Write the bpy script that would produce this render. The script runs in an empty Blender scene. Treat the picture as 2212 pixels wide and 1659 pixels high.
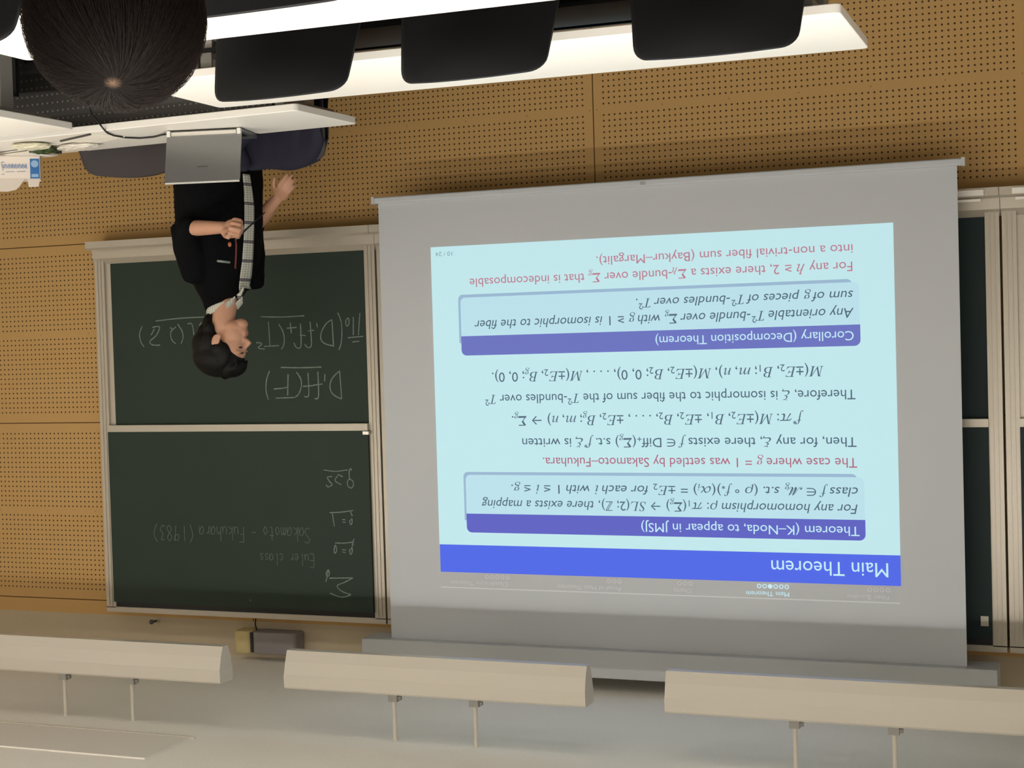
import bpy, bmesh, math, random
from mathutils import Vector, Matrix
from mathutils.bvhtree import BVHTree

random.seed(7)
S = bpy.context.scene
COL = S.collection

# ---------------------------------------------------------------- camera
cam_d = bpy.data.cameras.new('camera')
cam = bpy.data.objects.new('camera', cam_d)
COL.objects.link(cam)
cam_d.sensor_width = 36.0
cam_d.lens = 36.0 * 3322.0 / 2212.0
cam_d.clip_start = 0.05
# the phone was held upside down: right axis and up axis are both negated
cam.matrix_world = Matrix(((-0.92980, -0.01610, -0.36770, 0.0),
                           (0.36690, 0.03760, -0.92950, 0.0),
                           (0.02880, -0.99920, -0.02900, 1.58),
                           (0.0, 0.0, 0.0, 1.0)))
S.camera = cam

# ---------------------------------------------------------------- world, exposure, light levels
wd = bpy.data.worlds.new('world')
S.world = wd
wd.use_nodes = True
wd.node_tree.nodes['Background'].inputs['Color'].default_value = (0.8, 0.85, 1.0, 1)
wd.node_tree.nodes['Background'].inputs['Strength'].default_value = 0.02
S.view_settings.view_transform = 'Standard'
S.view_settings.look = 'None'
S.view_settings.gamma = 1.0
S.view_settings.exposure = 0.0
S.cycles.use_denoising = True
S.cycles.max_bounces = 8
S.cycles.diffuse_bounces = 5
S.cycles.sample_clamp_indirect = 4.0
LAMP = 55.0                     # brightness of the lit ceiling lamps
LAMP_RGB = (1.0, 0.955, 0.88)
DOWN = 19.0                     # power of the area light added under each lit lamp to brighten tables (W)
SLIDE = 0.80                    # brightness of the projected picture


# ---------------------------------------------------------------- measured outlines (metres)
DATA = {
    'lines': {"title": [0.8725, 1.3432, 2.5162, 0.0565], "thm": [0.9824, 1.8944, 2.372, 0.0378], "l3": [0.9879, 2.6242, 2.2826, 0.0381], "l4": [0.9854, 2.4806, 2.2141, 0.0376], "l5": [0.9857, 2.3299, 2.0957, 0.0387], "l6": [0.9864, 2.4234, 2.0121, 0.0388], "l7": [1.1969, 2.4687, 1.9149, 0.041], "l8": [0.9866, 2.5925, 1.8208, 0.0389], "l9": [1.111, 2.5565, 1.7236, 0.0409], "cor": [0.988, 1.8107, 1.5859, 0.037], "l10": [0.986, 2.633, 1.4935, 0.0388], "l11": [0.9863, 1.8913, 1.4247, 0.037], "l12": [0.9874, 2.6494, 1.3087, 0.0378], "l13": [0.9844, 2.0619, 1.2393, 0.0371], "page": [2.7299, 2.8093, 1.1853, 0.0184], "h2": [1.2723, 1.45, 2.6466, 0.0182], "h1": [0.8726, 1.0373, 2.6463, 0.0177], "h3": [1.6826, 1.7586, 2.6452, 0.0186], "h4": [1.9927, 2.2784, 2.6463, 0.018], "h5": [2.5091, 2.783, 2.6438, 0.0185]},
    'rects': {"slide": [0.8239, 2.8346, 1.1622, 2.6064], "titlebar": [0.8243, 2.8306, 2.484, 2.6064], "thmbar": [0.9587, 2.6981, 2.3446, 2.4278], "thmbody": [0.9881, 2.7018, 2.1723, 2.3451], "corbar": [0.9615, 2.6977, 1.5605, 1.6457], "corbody": [0.9846, 2.7036, 1.3906, 1.5608], "hline": [0.8298, 2.8314, 2.6748, 2.6748]},
    'chalk_l': [[[3.364, 1.55], [3.283, 1.546]], [[3.341, 1.571], [3.304, 1.568]], [[3.335, 1.539], [3.332, 1.454]], [[3.308, 1.54], [3.297, 1.437]], [[3.361, 1.457], [3.372, 1.471], [3.369, 1.495], [3.357, 1.487], [3.355, 1.466], [3.361, 1.457]], [[3.413, 1.431], [3.396, 1.477], [3.395, 1.538], [3.402, 1.58], [3.414, 1.607]], [[3.445, 1.463], [3.441, 1.588]], [[3.445, 1.463], [3.475, 1.48], [3.501, 1.516], [3.507, 1.553], [3.486, 1.575], [3.438, 1.588]], [[3.527, 1.476], [3.524, 1.497]], [[3.562, 1.469], [3.558, 1.57], [3.568, 1.591], [3.584, 1.588], [3.594, 1.575]], [[3.574, 1.513], [3.542, 1.51]], [[3.614, 1.476], [3.614, 1.575], [3.627, 1.593], [3.643, 1.586], [3.653, 1.566]], [[3.62, 1.531], [3.588, 1.534]], [[3.669, 1.471], [3.665, 1.521]], [[3.689, 1.496], [3.636, 1.494]], [[3.732, 1.476], [3.711, 1.51], [3.704, 1.548], [3.71, 1.579], [3.723, 1.596]], [[3.788, 1.462], [3.784, 1.577]], [[3.817, 1.58], [3.735, 1.578]], [[3.859, 1.561], [3.837, 1.562], [3.83, 1.57], [3.849, 1.586], [3.813, 1.593]], [[3.829, 1.437], [3.712, 1.442], [3.592, 1.44]], [[4.208, 1.515], [4.217, 1.461], [4.243, 1.459]], [[4.161, 1.453], [4.176, 1.469]], [[4.299, 1.458], [4.275, 1.494], [4.271, 1.526], [4.284, 1.554]], [[4.31, 1.471], [4.338, 1.492], [4.342, 1.518], [4.332, 1.54], [4.314, 1.554]], [[4.333, 1.48], [4.344, 1.473]], [[4.448, 1.47], [4.405, 1.468], [4.425, 1.509], [4.465, 1.54], [4.446, 1.557], [4.406, 1.558]], [[4.435, 1.477], [4.456, 1.508]], [[4.507, 1.462], [4.522, 1.494], [4.523, 1.519], [4.515, 1.545], [4.499, 1.565]], [[4.426, 1.439], [4.286, 1.43], [4.145, 1.428]], [[3.413, 1.705], [3.407, 1.837]], [[3.413, 1.705], [3.45, 1.735], [3.466, 1.768], [3.463, 1.799], [3.443, 1.821], [3.409, 1.837]], [[3.492, 1.719], [3.494, 1.753]], [[3.529, 1.706], [3.529, 1.817], [3.54, 1.835], [3.551, 1.832]], [[3.555, 1.77], [3.506, 1.765]], [[3.582, 1.711], [3.581, 1.807], [3.592, 1.825], [3.606, 1.822]], [[3.611, 1.775], [3.555, 1.772]], [[3.644, 1.707], [3.623, 1.738], [3.62, 1.772], [3.637, 1.812], [3.663, 1.828]], [[3.69, 1.715], [3.696, 1.817]], [[3.771, 1.785], [3.725, 1.782], [3.692, 1.777]], [[3.762, 1.829], [3.656, 1.827]], [[3.791, 1.698], [3.808, 1.738], [3.814, 1.788], [3.803, 1.835]], [[3.728, 1.682], [3.622, 1.686], [3.51, 1.685]]],
    'chalk_u': [[[3.36, 2.207], [3.374, 2.223], [3.372, 2.245], [3.354, 2.254], [3.343, 2.238], [3.348, 2.219], [3.363, 2.21], [3.363, 2.175], [3.356, 2.163], [3.351, 2.172]], [[3.426, 2.198], [3.44, 2.22], [3.407, 2.239]], [[3.398, 2.201], [3.425, 2.191]], [[3.455, 2.201], [3.48, 2.204], [3.47, 2.223], [3.456, 2.239], [3.478, 2.25], [3.488, 2.239]], [[3.5, 2.17], [3.436, 2.176], [3.372, 2.169]], [[3.353, 2.38], [3.36, 2.402], [3.37, 2.408], [3.365, 2.427], [3.357, 2.414], [3.357, 2.383], [3.365, 2.364]], [[3.409, 2.403], [3.391, 2.404]], [[3.408, 2.415], [3.39, 2.416]], [[3.451, 2.436], [3.46, 2.375]], [[3.475, 2.371], [3.411, 2.368], [3.35, 2.359]], [[3.353, 2.515], [3.367, 2.541], [3.375, 2.547], [3.37, 2.566], [3.361, 2.553], [3.359, 2.515], [3.349, 2.493]], [[3.414, 2.545], [3.393, 2.546]], [[3.413, 2.556], [3.396, 2.558]], [[3.454, 2.565], [3.443, 2.549], [3.449, 2.524], [3.457, 2.549], [3.454, 2.565]], [[3.452, 2.514], [3.402, 2.514], [3.349, 2.507]], [[3.487, 2.682], [3.362, 2.677]], [[3.362, 2.677], [3.409, 2.7], [3.447, 2.717], [3.425, 2.741], [3.374, 2.757]], [[3.374, 2.757], [3.426, 2.77], [3.486, 2.753]], [[3.492, 2.642], [3.504, 2.658], [3.497, 2.674], [3.486, 2.664], [3.491, 2.642], [3.501, 2.684], [3.507, 2.7]], [[3.925, 2.801], [3.918, 2.804]]],
    'words': {"sk": [[3.582, 2.444], [4.202, 2.448]], "yr": [[4.225, 2.449], [4.474, 2.447]], "eu": [[3.566, 2.571], [3.868, 2.573]]},
    'placket': [[3.5198, 5.7362, 1.373, 0.006], [3.5195, 5.737, 1.3531, 0.01], [3.5134, 5.7404, 1.3215, 0.0179], [3.5032, 5.7463, 1.262, 0.0209], [3.4948, 5.7514, 1.2025, 0.0199], [3.4879, 5.7566, 1.123, 0.0189], [3.483, 5.7611, 1.0435, 0.0179], [3.4817, 5.7641, 0.9639, 0.0179], [3.4844, 5.7649, 0.904, 0.0159], [3.4906, 5.7648, 0.8281, 0.013]],
    'lanyard': [[3.5398, 5.7326, 1.235], [3.5352, 5.7361, 1.1813], [3.5327, 5.7383, 1.1416], [3.5341, 5.7387, 1.1116]],
    'toggle': [3.5567, 5.729, 1.1348],
    'badge': [[3.6042, 5.7081, 1.2051], [3.5617, 5.7247, 1.2104]],
    'pen': [[3.431, 5.5744, 1.1329], [3.4107, 5.594, 1.1078], [3.4023, 5.6031, 1.0942], [3.3397, 5.668, 1.016]],
}

# ---------------------------------------------------------------- helpers
def lin(r, g, b):
    def f(c):
        c = c / 255.0
        return c / 12.92 if c <= 0.04045 else ((c + 0.055) / 1.055) ** 2.4
    return (f(r), f(g), f(b), 1.0)


def mat(name, rgb, rough=0.6, metal=0.0, noise=0.0, nscale=40.0, bump=0.0, spec=0.5, emit=0.0, emit_rgb=None):
    m = bpy.data.materials.new(name)
    m.use_nodes = True
    nt = m.node_tree
    p = nt.nodes['Principled BSDF']
    c = lin(*rgb)
    p.inputs['Base Color'].default_value = c
    p.inputs['Roughness'].default_value = rough
    p.inputs['Metallic'].default_value = metal
    p.inputs['Specular IOR Level'].default_value = spec
    if noise or bump:
        tc = nt.nodes.new('ShaderNodeTexCoord')
        nz = nt.nodes.new('ShaderNodeTexNoise')
        nz.inputs['Scale'].default_value = nscale
        nz.inputs['Detail'].default_value = 4
        nt.links.new(tc.outputs['Object'], nz.inputs['Vector'])
        if noise:
            mx = nt.nodes.new('ShaderNodeMixRGB')
            mx.inputs['Color1'].default_value = tuple(v * (1 - noise) for v in c[:3]) + (1,)
            mx.inputs['Color2'].default_value = tuple(min(1, v * (1 + noise)) for v in c[:3]) + (1,)
            nt.links.new(nz.outputs['Fac'], mx.inputs['Fac'])
            nt.links.new(mx.outputs['Color'], p.inputs['Base Color'])
        if bump:
            b = nt.nodes.new('ShaderNodeBump')
            b.inputs['Strength'].default_value = bump
            b.inputs['Distance'].default_value = 0.002
            nt.links.new(nz.outputs['Fac'], b.inputs['Height'])
            nt.links.new(b.outputs['Normal'], p.inputs['Normal'])
    if emit:
        p.inputs['Emission Color'].default_value = tuple((emit_rgb or c)[:3]) + (1,)
        p.inputs['Emission Strength'].default_value = emit
    return m


class NT:
    """small helper for maths on node trees"""
    def __init__(s, m):
        s.nt = m.node_tree

    def m(s, op, a, b=0.0, c=0.0):
        n = s.nt.nodes.new('ShaderNodeMath')
        n.operation = op
        for i, v in enumerate((a, b, c)):
            if isinstance(v, (int, float)):
                n.inputs[i].default_value = v
            else:
                s.nt.links.new(v, n.inputs[i])
        return n.outputs[0]

    def mix(s, fac, c1, c2):
        n = s.nt.nodes.new('ShaderNodeMixRGB')
        for i, v in enumerate((fac, c1, c2)):
            if isinstance(v, (int, float, tuple)):
                n.inputs[i].default_value = v
            else:
                s.nt.links.new(v, n.inputs[i])
        return n.outputs[0]

    def xyz(s, kind='Object'):
        tc = s.nt.nodes.new('ShaderNodeTexCoord')
        sp = s.nt.nodes.new('ShaderNodeSeparateXYZ')
        s.nt.links.new(tc.outputs[kind], sp.inputs[0])
        return sp.outputs[0], sp.outputs[1], sp.outputs[2], tc.outputs[kind]


def V(*a):
    return Vector(a)


def obj(name, bm, m, parent=None, smooth=False, bevel=0.0):
    me = bpy.data.meshes.new(name)
    bmesh.ops.recalc_face_normals(bm, faces=bm.faces)
    bm.to_mesh(me)
    bm.free()
    if smooth:
        me.polygons.foreach_set('use_smooth', [True] * len(me.polygons))
    o = bpy.data.objects.new(name, me)
    COL.objects.link(o)
    for mm in (m if isinstance(m, (list, tuple)) else [m]):
        me.materials.append(mm)
    if parent:
        o.parent = parent
    if bevel:
        bv = o.modifiers.new('bevel', 'BEVEL')
        bv.width = bevel
        bv.segments = 3
        bv.limit_method = 'ANGLE'
        if smooth:
            o.modifiers.new('wn', 'WEIGHTED_NORMAL')
    return o


def tag(o, label=None, cat=None, group=None, kind=None):
    if label:
        o['label'] = label
    if cat:
        o['category'] = cat
    if group:
        o['group'] = group
    if kind:
        o['kind'] = kind
    return o


def thing(name, label, cat, loc=(0, 0, 0), rz=0.0, group=None):
    o = bpy.data.objects.new(name, None)
    o.empty_display_size = 0.1
    COL.objects.link(o)
    o.location = loc
    o.rotation_euler = (0, 0, rz)
    return tag(o, label, cat, group)


def dup(root, loc, rz, label, group=None):
    r = root.copy()
    COL.objects.link(r)
    r.location = loc
    r.rotation_euler = (0, 0, rz)
    r['label'] = label
    if group:
        r['group'] = group
    for ch in list(root.children):
        c = ch.copy()
        COL.objects.link(c)
        c.parent = r
        for g in list(ch.children):
            d = g.copy()
            COL.objects.link(d)
            d.parent = c
    return r


def box(bm, x0, x1, y0, y1, z0, z1):
    v = [bm.verts.new((x, y, z)) for x in (x0, x1) for y in (y0, y1) for z in (z0, z1)]
    for f in ((0, 1, 3, 2), (4, 6, 7, 5), (0, 4, 5, 1), (2, 3, 7, 6), (0, 2, 6, 4), (1, 5, 7, 3)):
        bm.faces.new([v[i] for i in f])
    return bm


def B(*a):
    return box(bmesh.new(), *a)


def prism(bm, pts, axis, a0, a1):
    """closed 2D outline extruded along one axis"""
    def mk(p, a):
        if axis == 'x':
            return (a, p[0], p[1])
        if axis == 'y':
            return (p[0], a, p[1])
        return (p[0], p[1], a)
    lo = [bm.verts.new(mk(p, a0)) for p in pts]
    hi = [bm.verts.new(mk(p, a1)) for p in pts]
    n = len(pts)
    bm.faces.new(lo)
    bm.faces.new(hi[::-1])
    for i in range(n):
        bm.faces.new((lo[i], lo[(i + 1) % n], hi[(i + 1) % n], hi[i]))
    return bm


def rrect(x0, x1, y0, y1, r, n=5, corners=(1, 1, 1, 1)):
    pts = []
    for k, (cx, cy, a) in enumerate(((x1 - r, y0 + r, -90), (x1 - r, y1 - r, 0), (x0 + r, y1 - r, 90), (x0 + r, y0 + r, 180))):
        if corners[k]:
            for i in range(n + 1):
                t = math.radians(a + 90 * i / n)
                pts.append((cx + r * math.cos(t), cy + r * math.sin(t)))
        else:
            pts.append(((x1, x1, x0, x0)[k], (y0, y1, y1, y0)[k]))
    return pts


def ball(bm, c, r, rot=None, seg=20, rings=12):
    if isinstance(r, (int, float)):
        r = (r, r, r)
    M = Matrix.Translation(Vector(c)) @ (rot.to_4x4() if rot else Matrix.Identity(4)) @ Matrix.Diagonal((r[0], r[1], r[2], 1))
    bmesh.ops.create_uvsphere(bm, u_segments=seg, v_segments=rings, radius=1.0, matrix=M)
    return bm


def loft(bm, rings, n=18, cap=True):
    """rings: (centre, axis vector a, axis vector b)"""
    prev = None
    allr = []
    for c, a, b in rings:
        c, a, b = Vector(c), Vector(a), Vector(b)
        allr.append([bm.verts.new(c + a * math.cos(2 * math.pi * i / n) + b * math.sin(2 * math.pi * i / n)) for i in range(n)])
    for r0, r1 in zip(allr, allr[1:]):
        for i in range(n):
            bm.faces.new((r0[i], r0[(i + 1) % n], r1[(i + 1) % n], r1[i]))
    if cap:
        bm.faces.new(allr[0][::-1])
        bm.faces.new(allr[-1])
    return bm


def tube(bm, pts, radii, n=12, balls=True, flat=None):
    """round tube through points; flat=(vector, factor) widens it along a direction"""
    pts = [Vector(p) for p in pts]
    if isinstance(radii, (int, float)):
        radii = [radii] * len(pts)
    rings = []
    up = None
    for i, p in enumerate(pts):
        t = (pts[min(i + 1, len(pts) - 1)] - pts[max(i - 1, 0)]).normalized()
        if up is None:
            up = t.orthogonal().normalized()
        a = (up - t * up.dot(t)).normalized()
        b = t.cross(a)
        up = a
        rings.append((p, a * radii[i], b * radii[i]))
    loft(bm, rings, n)
    if balls:
        ball(bm, pts[0], radii[0], seg=n, rings=8)
        ball(bm, pts[-1], radii[-1], seg=n, rings=8)
    return bm


def fuse(name, bm, voxel, m, parent=None, smooth_it=4, fac=0.5):
    """melt overlapping closed shapes into one continuous skin"""
    o = obj(name, bm, m, None)
    r = o.modifiers.new('r', 'REMESH')
    r.mode = 'VOXEL'
    r.voxel_size = voxel
    r.use_smooth_shade = True
    s = o.modifiers.new('s', 'SMOOTH')
    s.iterations = smooth_it
    s.factor = fac
    bpy.context.view_layer.update()
    dg = bpy.context.evaluated_depsgraph_get()
    me = bpy.data.meshes.new_from_object(o.evaluated_get(dg))
    o.modifiers.clear()
    old = o.data
    o.data = me
    bpy.data.meshes.remove(old)
    me.name = name
    if not me.materials:
        me.materials.append(m)
    me.polygons.foreach_set('use_smooth', [True] * len(me.polygons))
    if parent:
        o.parent = parent
    return o


# ---------------------------------------------------------------- text as flat meshes in the XZ plane (facing the room)
_tc = bpy.data.curves.new('lettering', 'FONT')
_tc.resolution_u = 3
_to = bpy.data.objects.new('lettering', _tc)
COL.objects.link(_to)


def _mesh(s):
    _tc.body = s
    bpy.context.view_layer.update()
    ev = _to.evaluated_get(bpy.context.evaluated_depsgraph_get())
    me = ev.to_mesh()
    vs = [v.co.copy() for v in me.vertices]
    fs = [tuple(p.vertices) for p in me.polygons]
    ev.to_mesh_clear()
    return vs, fs


def _xmax(s):
    return max(v.x for v in _mesh(s)[0])


_BAR = _xmax('|')
_adv = {}


def run_mesh(runs):
    """runs: list of (style, text); r roman, i slanted, m as is, suffix _ or ^ for sub / superscript"""
    x = 0.0
    VS, FS = [], []
    for st, s in runs:
        k = 0.68 if st[-1] in '_^' else 1.0
        dy = {'_': -0.16, '^': 0.36}.get(st[-1], 0.0)
        sh = 0.21 if st[0] == 'i' else 0.0
        if s not in _adv:
            _adv[s] = _xmax(s + '|') - _BAR
        if s.strip():
            vs, fs = _mesh(s)
            n0 = len(VS)
            VS += [(x + k * (v.x + sh * v.y), dy + k * v.y) for v in vs]
            FS += [tuple(i + n0 for i in f) for f in fs]
        x += k * _adv[s]
    return VS, FS


_CAP = max(v.y for v in _mesh('H')[0])


def text_obj(name, runs, x0, x1, z, cap, y, m, parent):
    VS, FS = run_mesh(runs)
    mn = min(v[0] for v in VS)
    mx = max(v[0] for v in VS)
    sx = (x1 - x0) / (mx - mn)
    sz = cap / _CAP
    P = [((v[0] - mn) * sx + x0, y, v[1] * sz + z) for v in VS]
    for idx in clusters([[P[i] for i in f] for f in FS], FS):      # one mesh per word
        used = sorted({i for q in idx for i in FS[q]})
        at = {v: n for n, v in enumerate(used)}
        me = bpy.data.meshes.new(name)
        me.from_pydata([P[i] for i in used], [], [[at[i] for i in FS[q]] for q in idx])
        me.materials.append(m)
        o = bpy.data.objects.new(name, me)
        COL.objects.link(o)
        o.parent = parent


def clusters(groups, links=None):
    """sort pieces of writing into words: pieces closer than about a letter gap belong together"""
    n = len(groups)
    par = list(range(n))

    def find(i):
        while par[i] != i:
            par[i] = par[par[i]]
            i = par[i]
        return i
    if links:
        seen = {}
        for i, f in enumerate(links):
            for v in f:
                if v in seen:
                    par[find(i)] = find(seen[v])
                else:
                    seen[v] = i

    def boxes():
        bx = {}
        for i in range(n):
            r = find(i)
            for p_ in groups[i]:
                if r not in bx:
                    bx[r] = [list(p_), list(p_)]
                else:
                    for k in range(len(p_)):
                        bx[r][0][k] = min(bx[r][0][k], p_[k])
                        bx[r][1][k] = max(bx[r][1][k], p_[k])
        return bx
    bx = boxes()
    ks = list(bx)
    for i, a in enumerate(ks):
        for b in ks[i + 1:]:
            A, Bb = bx[a], bx[b]
            gap = math.sqrt(sum(max(0.0, A[0][k] - Bb[1][k], Bb[0][k] - A[1][k]) ** 2 for k in range(len(A[0]))))
            size = max(max(A[1][k] - A[0][k], Bb[1][k] - Bb[0][k]) for k in range(len(A[0])))
            if gap <= max(.0195, .49 * size):
                par[find(a)] = find(b)
    out = {}
    for i in range(n):
        out.setdefault(find(i), []).append(i)
    return list(out.values())


def strokes_obj(name, strokes, y, r, m, parent):
    """chalk lines: slim flat ribbons a hair in front of the board, one mesh per group of letters"""
    for idx in clusters(strokes):
        stroke_group(name, [strokes[i] for i in idx], y, r, m, parent)


def stroke_group(name, strokes, y, r, m, parent):
    bm = bmesh.new()
    for st in strokes:
        P = [Vector((a, b)) for a, b in st]
        if len(P) > 2:                       # round the corners a little
            Q = [P[0]]
            for i in range(len(P) - 1):
                p0, p1, p2, p3 = P[max(i - 1, 0)], P[i], P[i + 1], P[min(i + 2, len(P) - 1)]
                for k in range(1, 5):
                    t = k / 4
                    Q.append(0.5 * ((2 * p1) + (p2 - p0) * t + (2 * p0 - 5 * p1 + 4 * p2 - p3) * t * t + (3 * p1 - p0 - 3 * p2 + p3) * t ** 3))
            P = Q
        L, R_ = [], []
        for i, p in enumerate(P):
            t = P[min(i + 1, len(P) - 1)] - P[max(i - 1, 0)]
            if t.length < 1e-6:
                t = Vector((1, 0))
            t.normalize()
            n = Vector((-t.y, t.x)) * r * (0.8 + 0.4 * random.random())
            L.append(bm.verts.new((p.x + n.x, y, p.y + n.y)))
            R_.append(bm.verts.new((p.x - n.x, y, p.y - n.y)))
        for i in range(len(P) - 1):
            bm.faces.new((L[i], R_[i], R_[i + 1], L[i + 1]))
    return obj(name, bm, m, parent)


# single-stroke handwriting, unit x-height .55
GL = {
    'S': [[(.5, .9), (.25, 1), (.05, .8), (.25, .55), (.45, .3), (.3, .05), (0, .1)]],
    'E': [[(.45, 1), (.05, 1), (.05, 0), (.45, 0)], [(.05, .5), (.4, .5)]],
    'F': [[(.5, 1), (.05, 1)], [(.1, 1), (.08, 0)], [(.08, .5), (.4, .5)]],
    'a': [[(.4, .5), (.15, .5), (.05, .2), (.2, 0), (.38, .3), (.4, .5), (.45, 0)]],
    'k': [[(.05, .9), (.05, 0)], [(.35, .5), (.07, .25), (.4, 0)]],
    'm': [[(.05, .5), (.05, 0)], [(.05, .35), (.18, .5), (.22, 0)], [(.22, .35), (.38, .5), (.42, 0)]],
    'o': [[(.25, .5), (.08, .3), (.2, 0), (.4, .2), (.25, .5)]],
    't': [[(.2, .85), (.18, .1), (.35, 0)], [(.05, .55), (.38, .55)]],
    'u': [[(.05, .5), (.1, .05), (.35, .1), (.38, .5), (.42, 0)]],
    'h': [[(.05, .95), (.05, 0)], [(.05, .3), (.25, .5), (.38, .3), (.4, 0)]],
    'r': [[(.08, .5), (.08, 0)], [(.08, .3), (.3, .5)]],
    'l': [[(.15, .95), (.12, .1), (.25, 0)]],
    'e': [[(.08, .25), (.38, .3), (.25, .5), (.08, .3), (.15, 0), (.4, .08)]],
    'c': [[(.4, .45), (.2, .5), (.08, .25), (.2, 0), (.4, .08)]],
    's': [[(.35, .45), (.15, .48), (.1, .32), (.33, .18), (.2, 0), (.05, .08)]],
    '1': [[(.2, 1), (.2, 0)]], '9': [[(.4, .9), (.15, .95), (.1, .6), (.38, .65), (.38, 1), (.3, 0)]],
    '8': [[(.25, .5), (.08, .75), (.25, 1), (.4, .75), (.1, .25), (.25, 0), (.42, .2), (.25, .5)]],
    '3': [[(.08, .9), (.35, .95), (.2, .55), (.4, .3), (.2, 0), (.05, .1)]],
    '(': [[(.35, 1.1), (.12, .6), (.3, -.1)]], ')': [[(.1, 1.1), (.35, .6), (.12, -.1)]],
    '-': [[(.05, .35), (.4, .38)]], ' ': [],
}


def word_strokes(s, p0, p1, h):
    n = len(s)
    (xa, za), (xb, zb) = p0, p1
    w = (xb - xa) / n
    out = []
    for i, ch in enumerate(s):
        for st in GL[ch]:
            out.append([(xa + w * (i + a * 1.9), za + (zb - za) * i / n + b * h) for a, b in st])
    return out


# ---------------------------------------------------------------- materials
M = {}
M['table_white'] = mat('table_white', (236, 232, 224), 0.35, noise=0.02, nscale=300)
M['table_edge'] = mat('table_edge', (196, 186, 172), 0.5)
M['steel_grey'] = mat('steel_grey', (150, 147, 141), 0.45, 0.3)
M['black_plastic'] = mat('black_plastic', (13, 13, 16), 0.6, noise=0.2, nscale=300, bump=0.1, spec=0.25)
M['black_metal'] = mat('black_metal', (22, 22, 24), 0.4, 0.5)
M['chair_grey'] = mat('chair_grey', (50, 45, 47), 0.75, noise=0.15, nscale=400, bump=0.2)
M['alu'] = mat('alu', (186, 178, 164), 0.38, 0.35, noise=0.04, nscale=60)
M['alu_dark'] = mat('alu_dark', (40, 38, 40), 0.4, 0.4)
M['alu_bright'] = mat('alu_bright', (235, 232, 226), 0.2, 0.75)
M['board_green'] = mat('board_green', (39, 53, 45), 0.62, noise=0.12, nscale=3.0, spec=0.3)
M['board_blue'] = mat('board_blue', (26, 42, 44), 0.62, noise=0.1, nscale=3.0, spec=0.3)
M['chalk'] = mat('chalk', (118, 132, 124), 0.95, noise=0.45, nscale=120)
M['chalk_faint'] = mat('chalk_faint', (96, 107, 102), 0.95, noise=0.35, nscale=120)
M['fabric_white'] = mat('fabric_white', (193, 197, 202), 0.85, spec=0.2)
M['casing'] = mat('casing', (188, 191, 192), 0.5)
M['plaster'] = mat('plaster', (180, 166, 142), 0.9, noise=0.04, nscale=60, spec=0.2)
M['ceil'] = mat('ceil', (244, 240, 230), 0.95, noise=0.05, nscale=90, bump=0.3, spec=0.1)
M['side_wall'] = mat('side_wall', (242, 236, 224), 0.9, noise=0.04)
M['carpet'] = mat('carpet', (96, 94, 92), 0.95, noise=0.25, nscale=300, bump=0.4, spec=0.1)
M['ledge_white'] = mat('ledge_white', (246, 242, 234), 0.35)
M['lamp_white'] = mat('lamp_white', (204, 197, 184), 0.3)
M['lamp_off'] = mat('lamp_off', (202, 195, 182), 0.32)
M['lamp_on'] = mat('lamp_on', (235, 235, 230), 0.4, emit=LAMP, emit_rgb=LAMP_RGB)
M['skin'] = mat('skin', (196, 148, 122), 0.5, noise=0.06, nscale=30)
M['hair'] = mat('hair', (11, 9, 9), 0.55, noise=0.4, nscale=150, spec=0.2)
M['jacket_black'] = mat('jacket_black', (9, 10, 13), 0.85, noise=0.25, nscale=80, bump=0.2, spec=0.1)
M['trousers'] = mat('trousers', (30, 31, 38), 0.9, noise=0.15, nscale=120, spec=0.2)
M['shoe'] = mat('shoe', (18, 16, 15), 0.4)
M['navy_cloth'] = mat('navy_cloth', (31, 31, 45), 0.85, noise=0.2, nscale=60, bump=0.3, spec=0.25)
M['laptop'] = mat('laptop', (134, 134, 134), 0.36, 0.75, noise=0.03, nscale=20)
M['laptop_edge'] = mat('laptop_edge', (232, 232, 226), 0.3, 0.3)
M['dark_mark'] = mat('dark_mark', (70, 70, 72), 0.5)
M['cable'] = mat('cable', (14, 14, 15), 0.5)
M['paper'] = mat('paper', (232, 226, 214), 0.8)
M['carton_white'] = mat('carton_white', (226, 216, 206), 0.6)
M['carton_blue'] = mat('carton_blue', (44, 104, 168), 0.5, noise=0.15, nscale=60)
M['carton_pale'] = mat('carton_pale', (140, 176, 210), 0.5)
M['carton_ink'] = mat('carton_ink', (126, 144, 178), 0.6)
M['wrap_cream'] = mat('wrap_cream', (214, 210, 186), 0.35, noise=0.2, nscale=40)
M['wrap_green'] = mat('wrap_green', (38, 58, 22), 0.35, noise=0.6, nscale=60)
M['wrap_clear'] = mat('wrap_clear', (228, 224, 214), 0.25, noise=0.06, nscale=50)
M['book_dark'] = mat('book_dark', (52, 48, 46), 0.5)
M['speaker_grey'] = mat('speaker_grey', (128, 122, 122), 0.6)
M['speaker_cream'] = mat('speaker_cream', (196, 178, 126), 0.6)
M['pen'] = mat('pen', (26, 34, 26), 0.4)
M['lanyard'] = mat('lanyard', (110, 44, 34), 0.7)
M['orange'] = mat('orange', (190, 110, 74), 0.6)
M['badge'] = mat('badge', (136, 150, 142), 0.5)
M['shirt_dark'] = mat('shirt_dark', (26, 27, 34), 0.9, noise=0.2, nscale=90)
M['eye'] = mat('eye', (30, 20, 16), 0.3)
M['lip'] = mat('lip', (168, 104, 94), 0.5)


def pic(name, r, g, b):
    """projected light on the screen cloth"""
    c = lin(r, g, b)
    m = mat(name, (r, g, b), 0.85, spec=0.1, emit=SLIDE, emit_rgb=c)
    m.node_tree.nodes['Principled BSDF'].inputs['Base Color'].default_value = tuple(v * 0.22 for v in c[:3]) + (1,)
    return m


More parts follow.
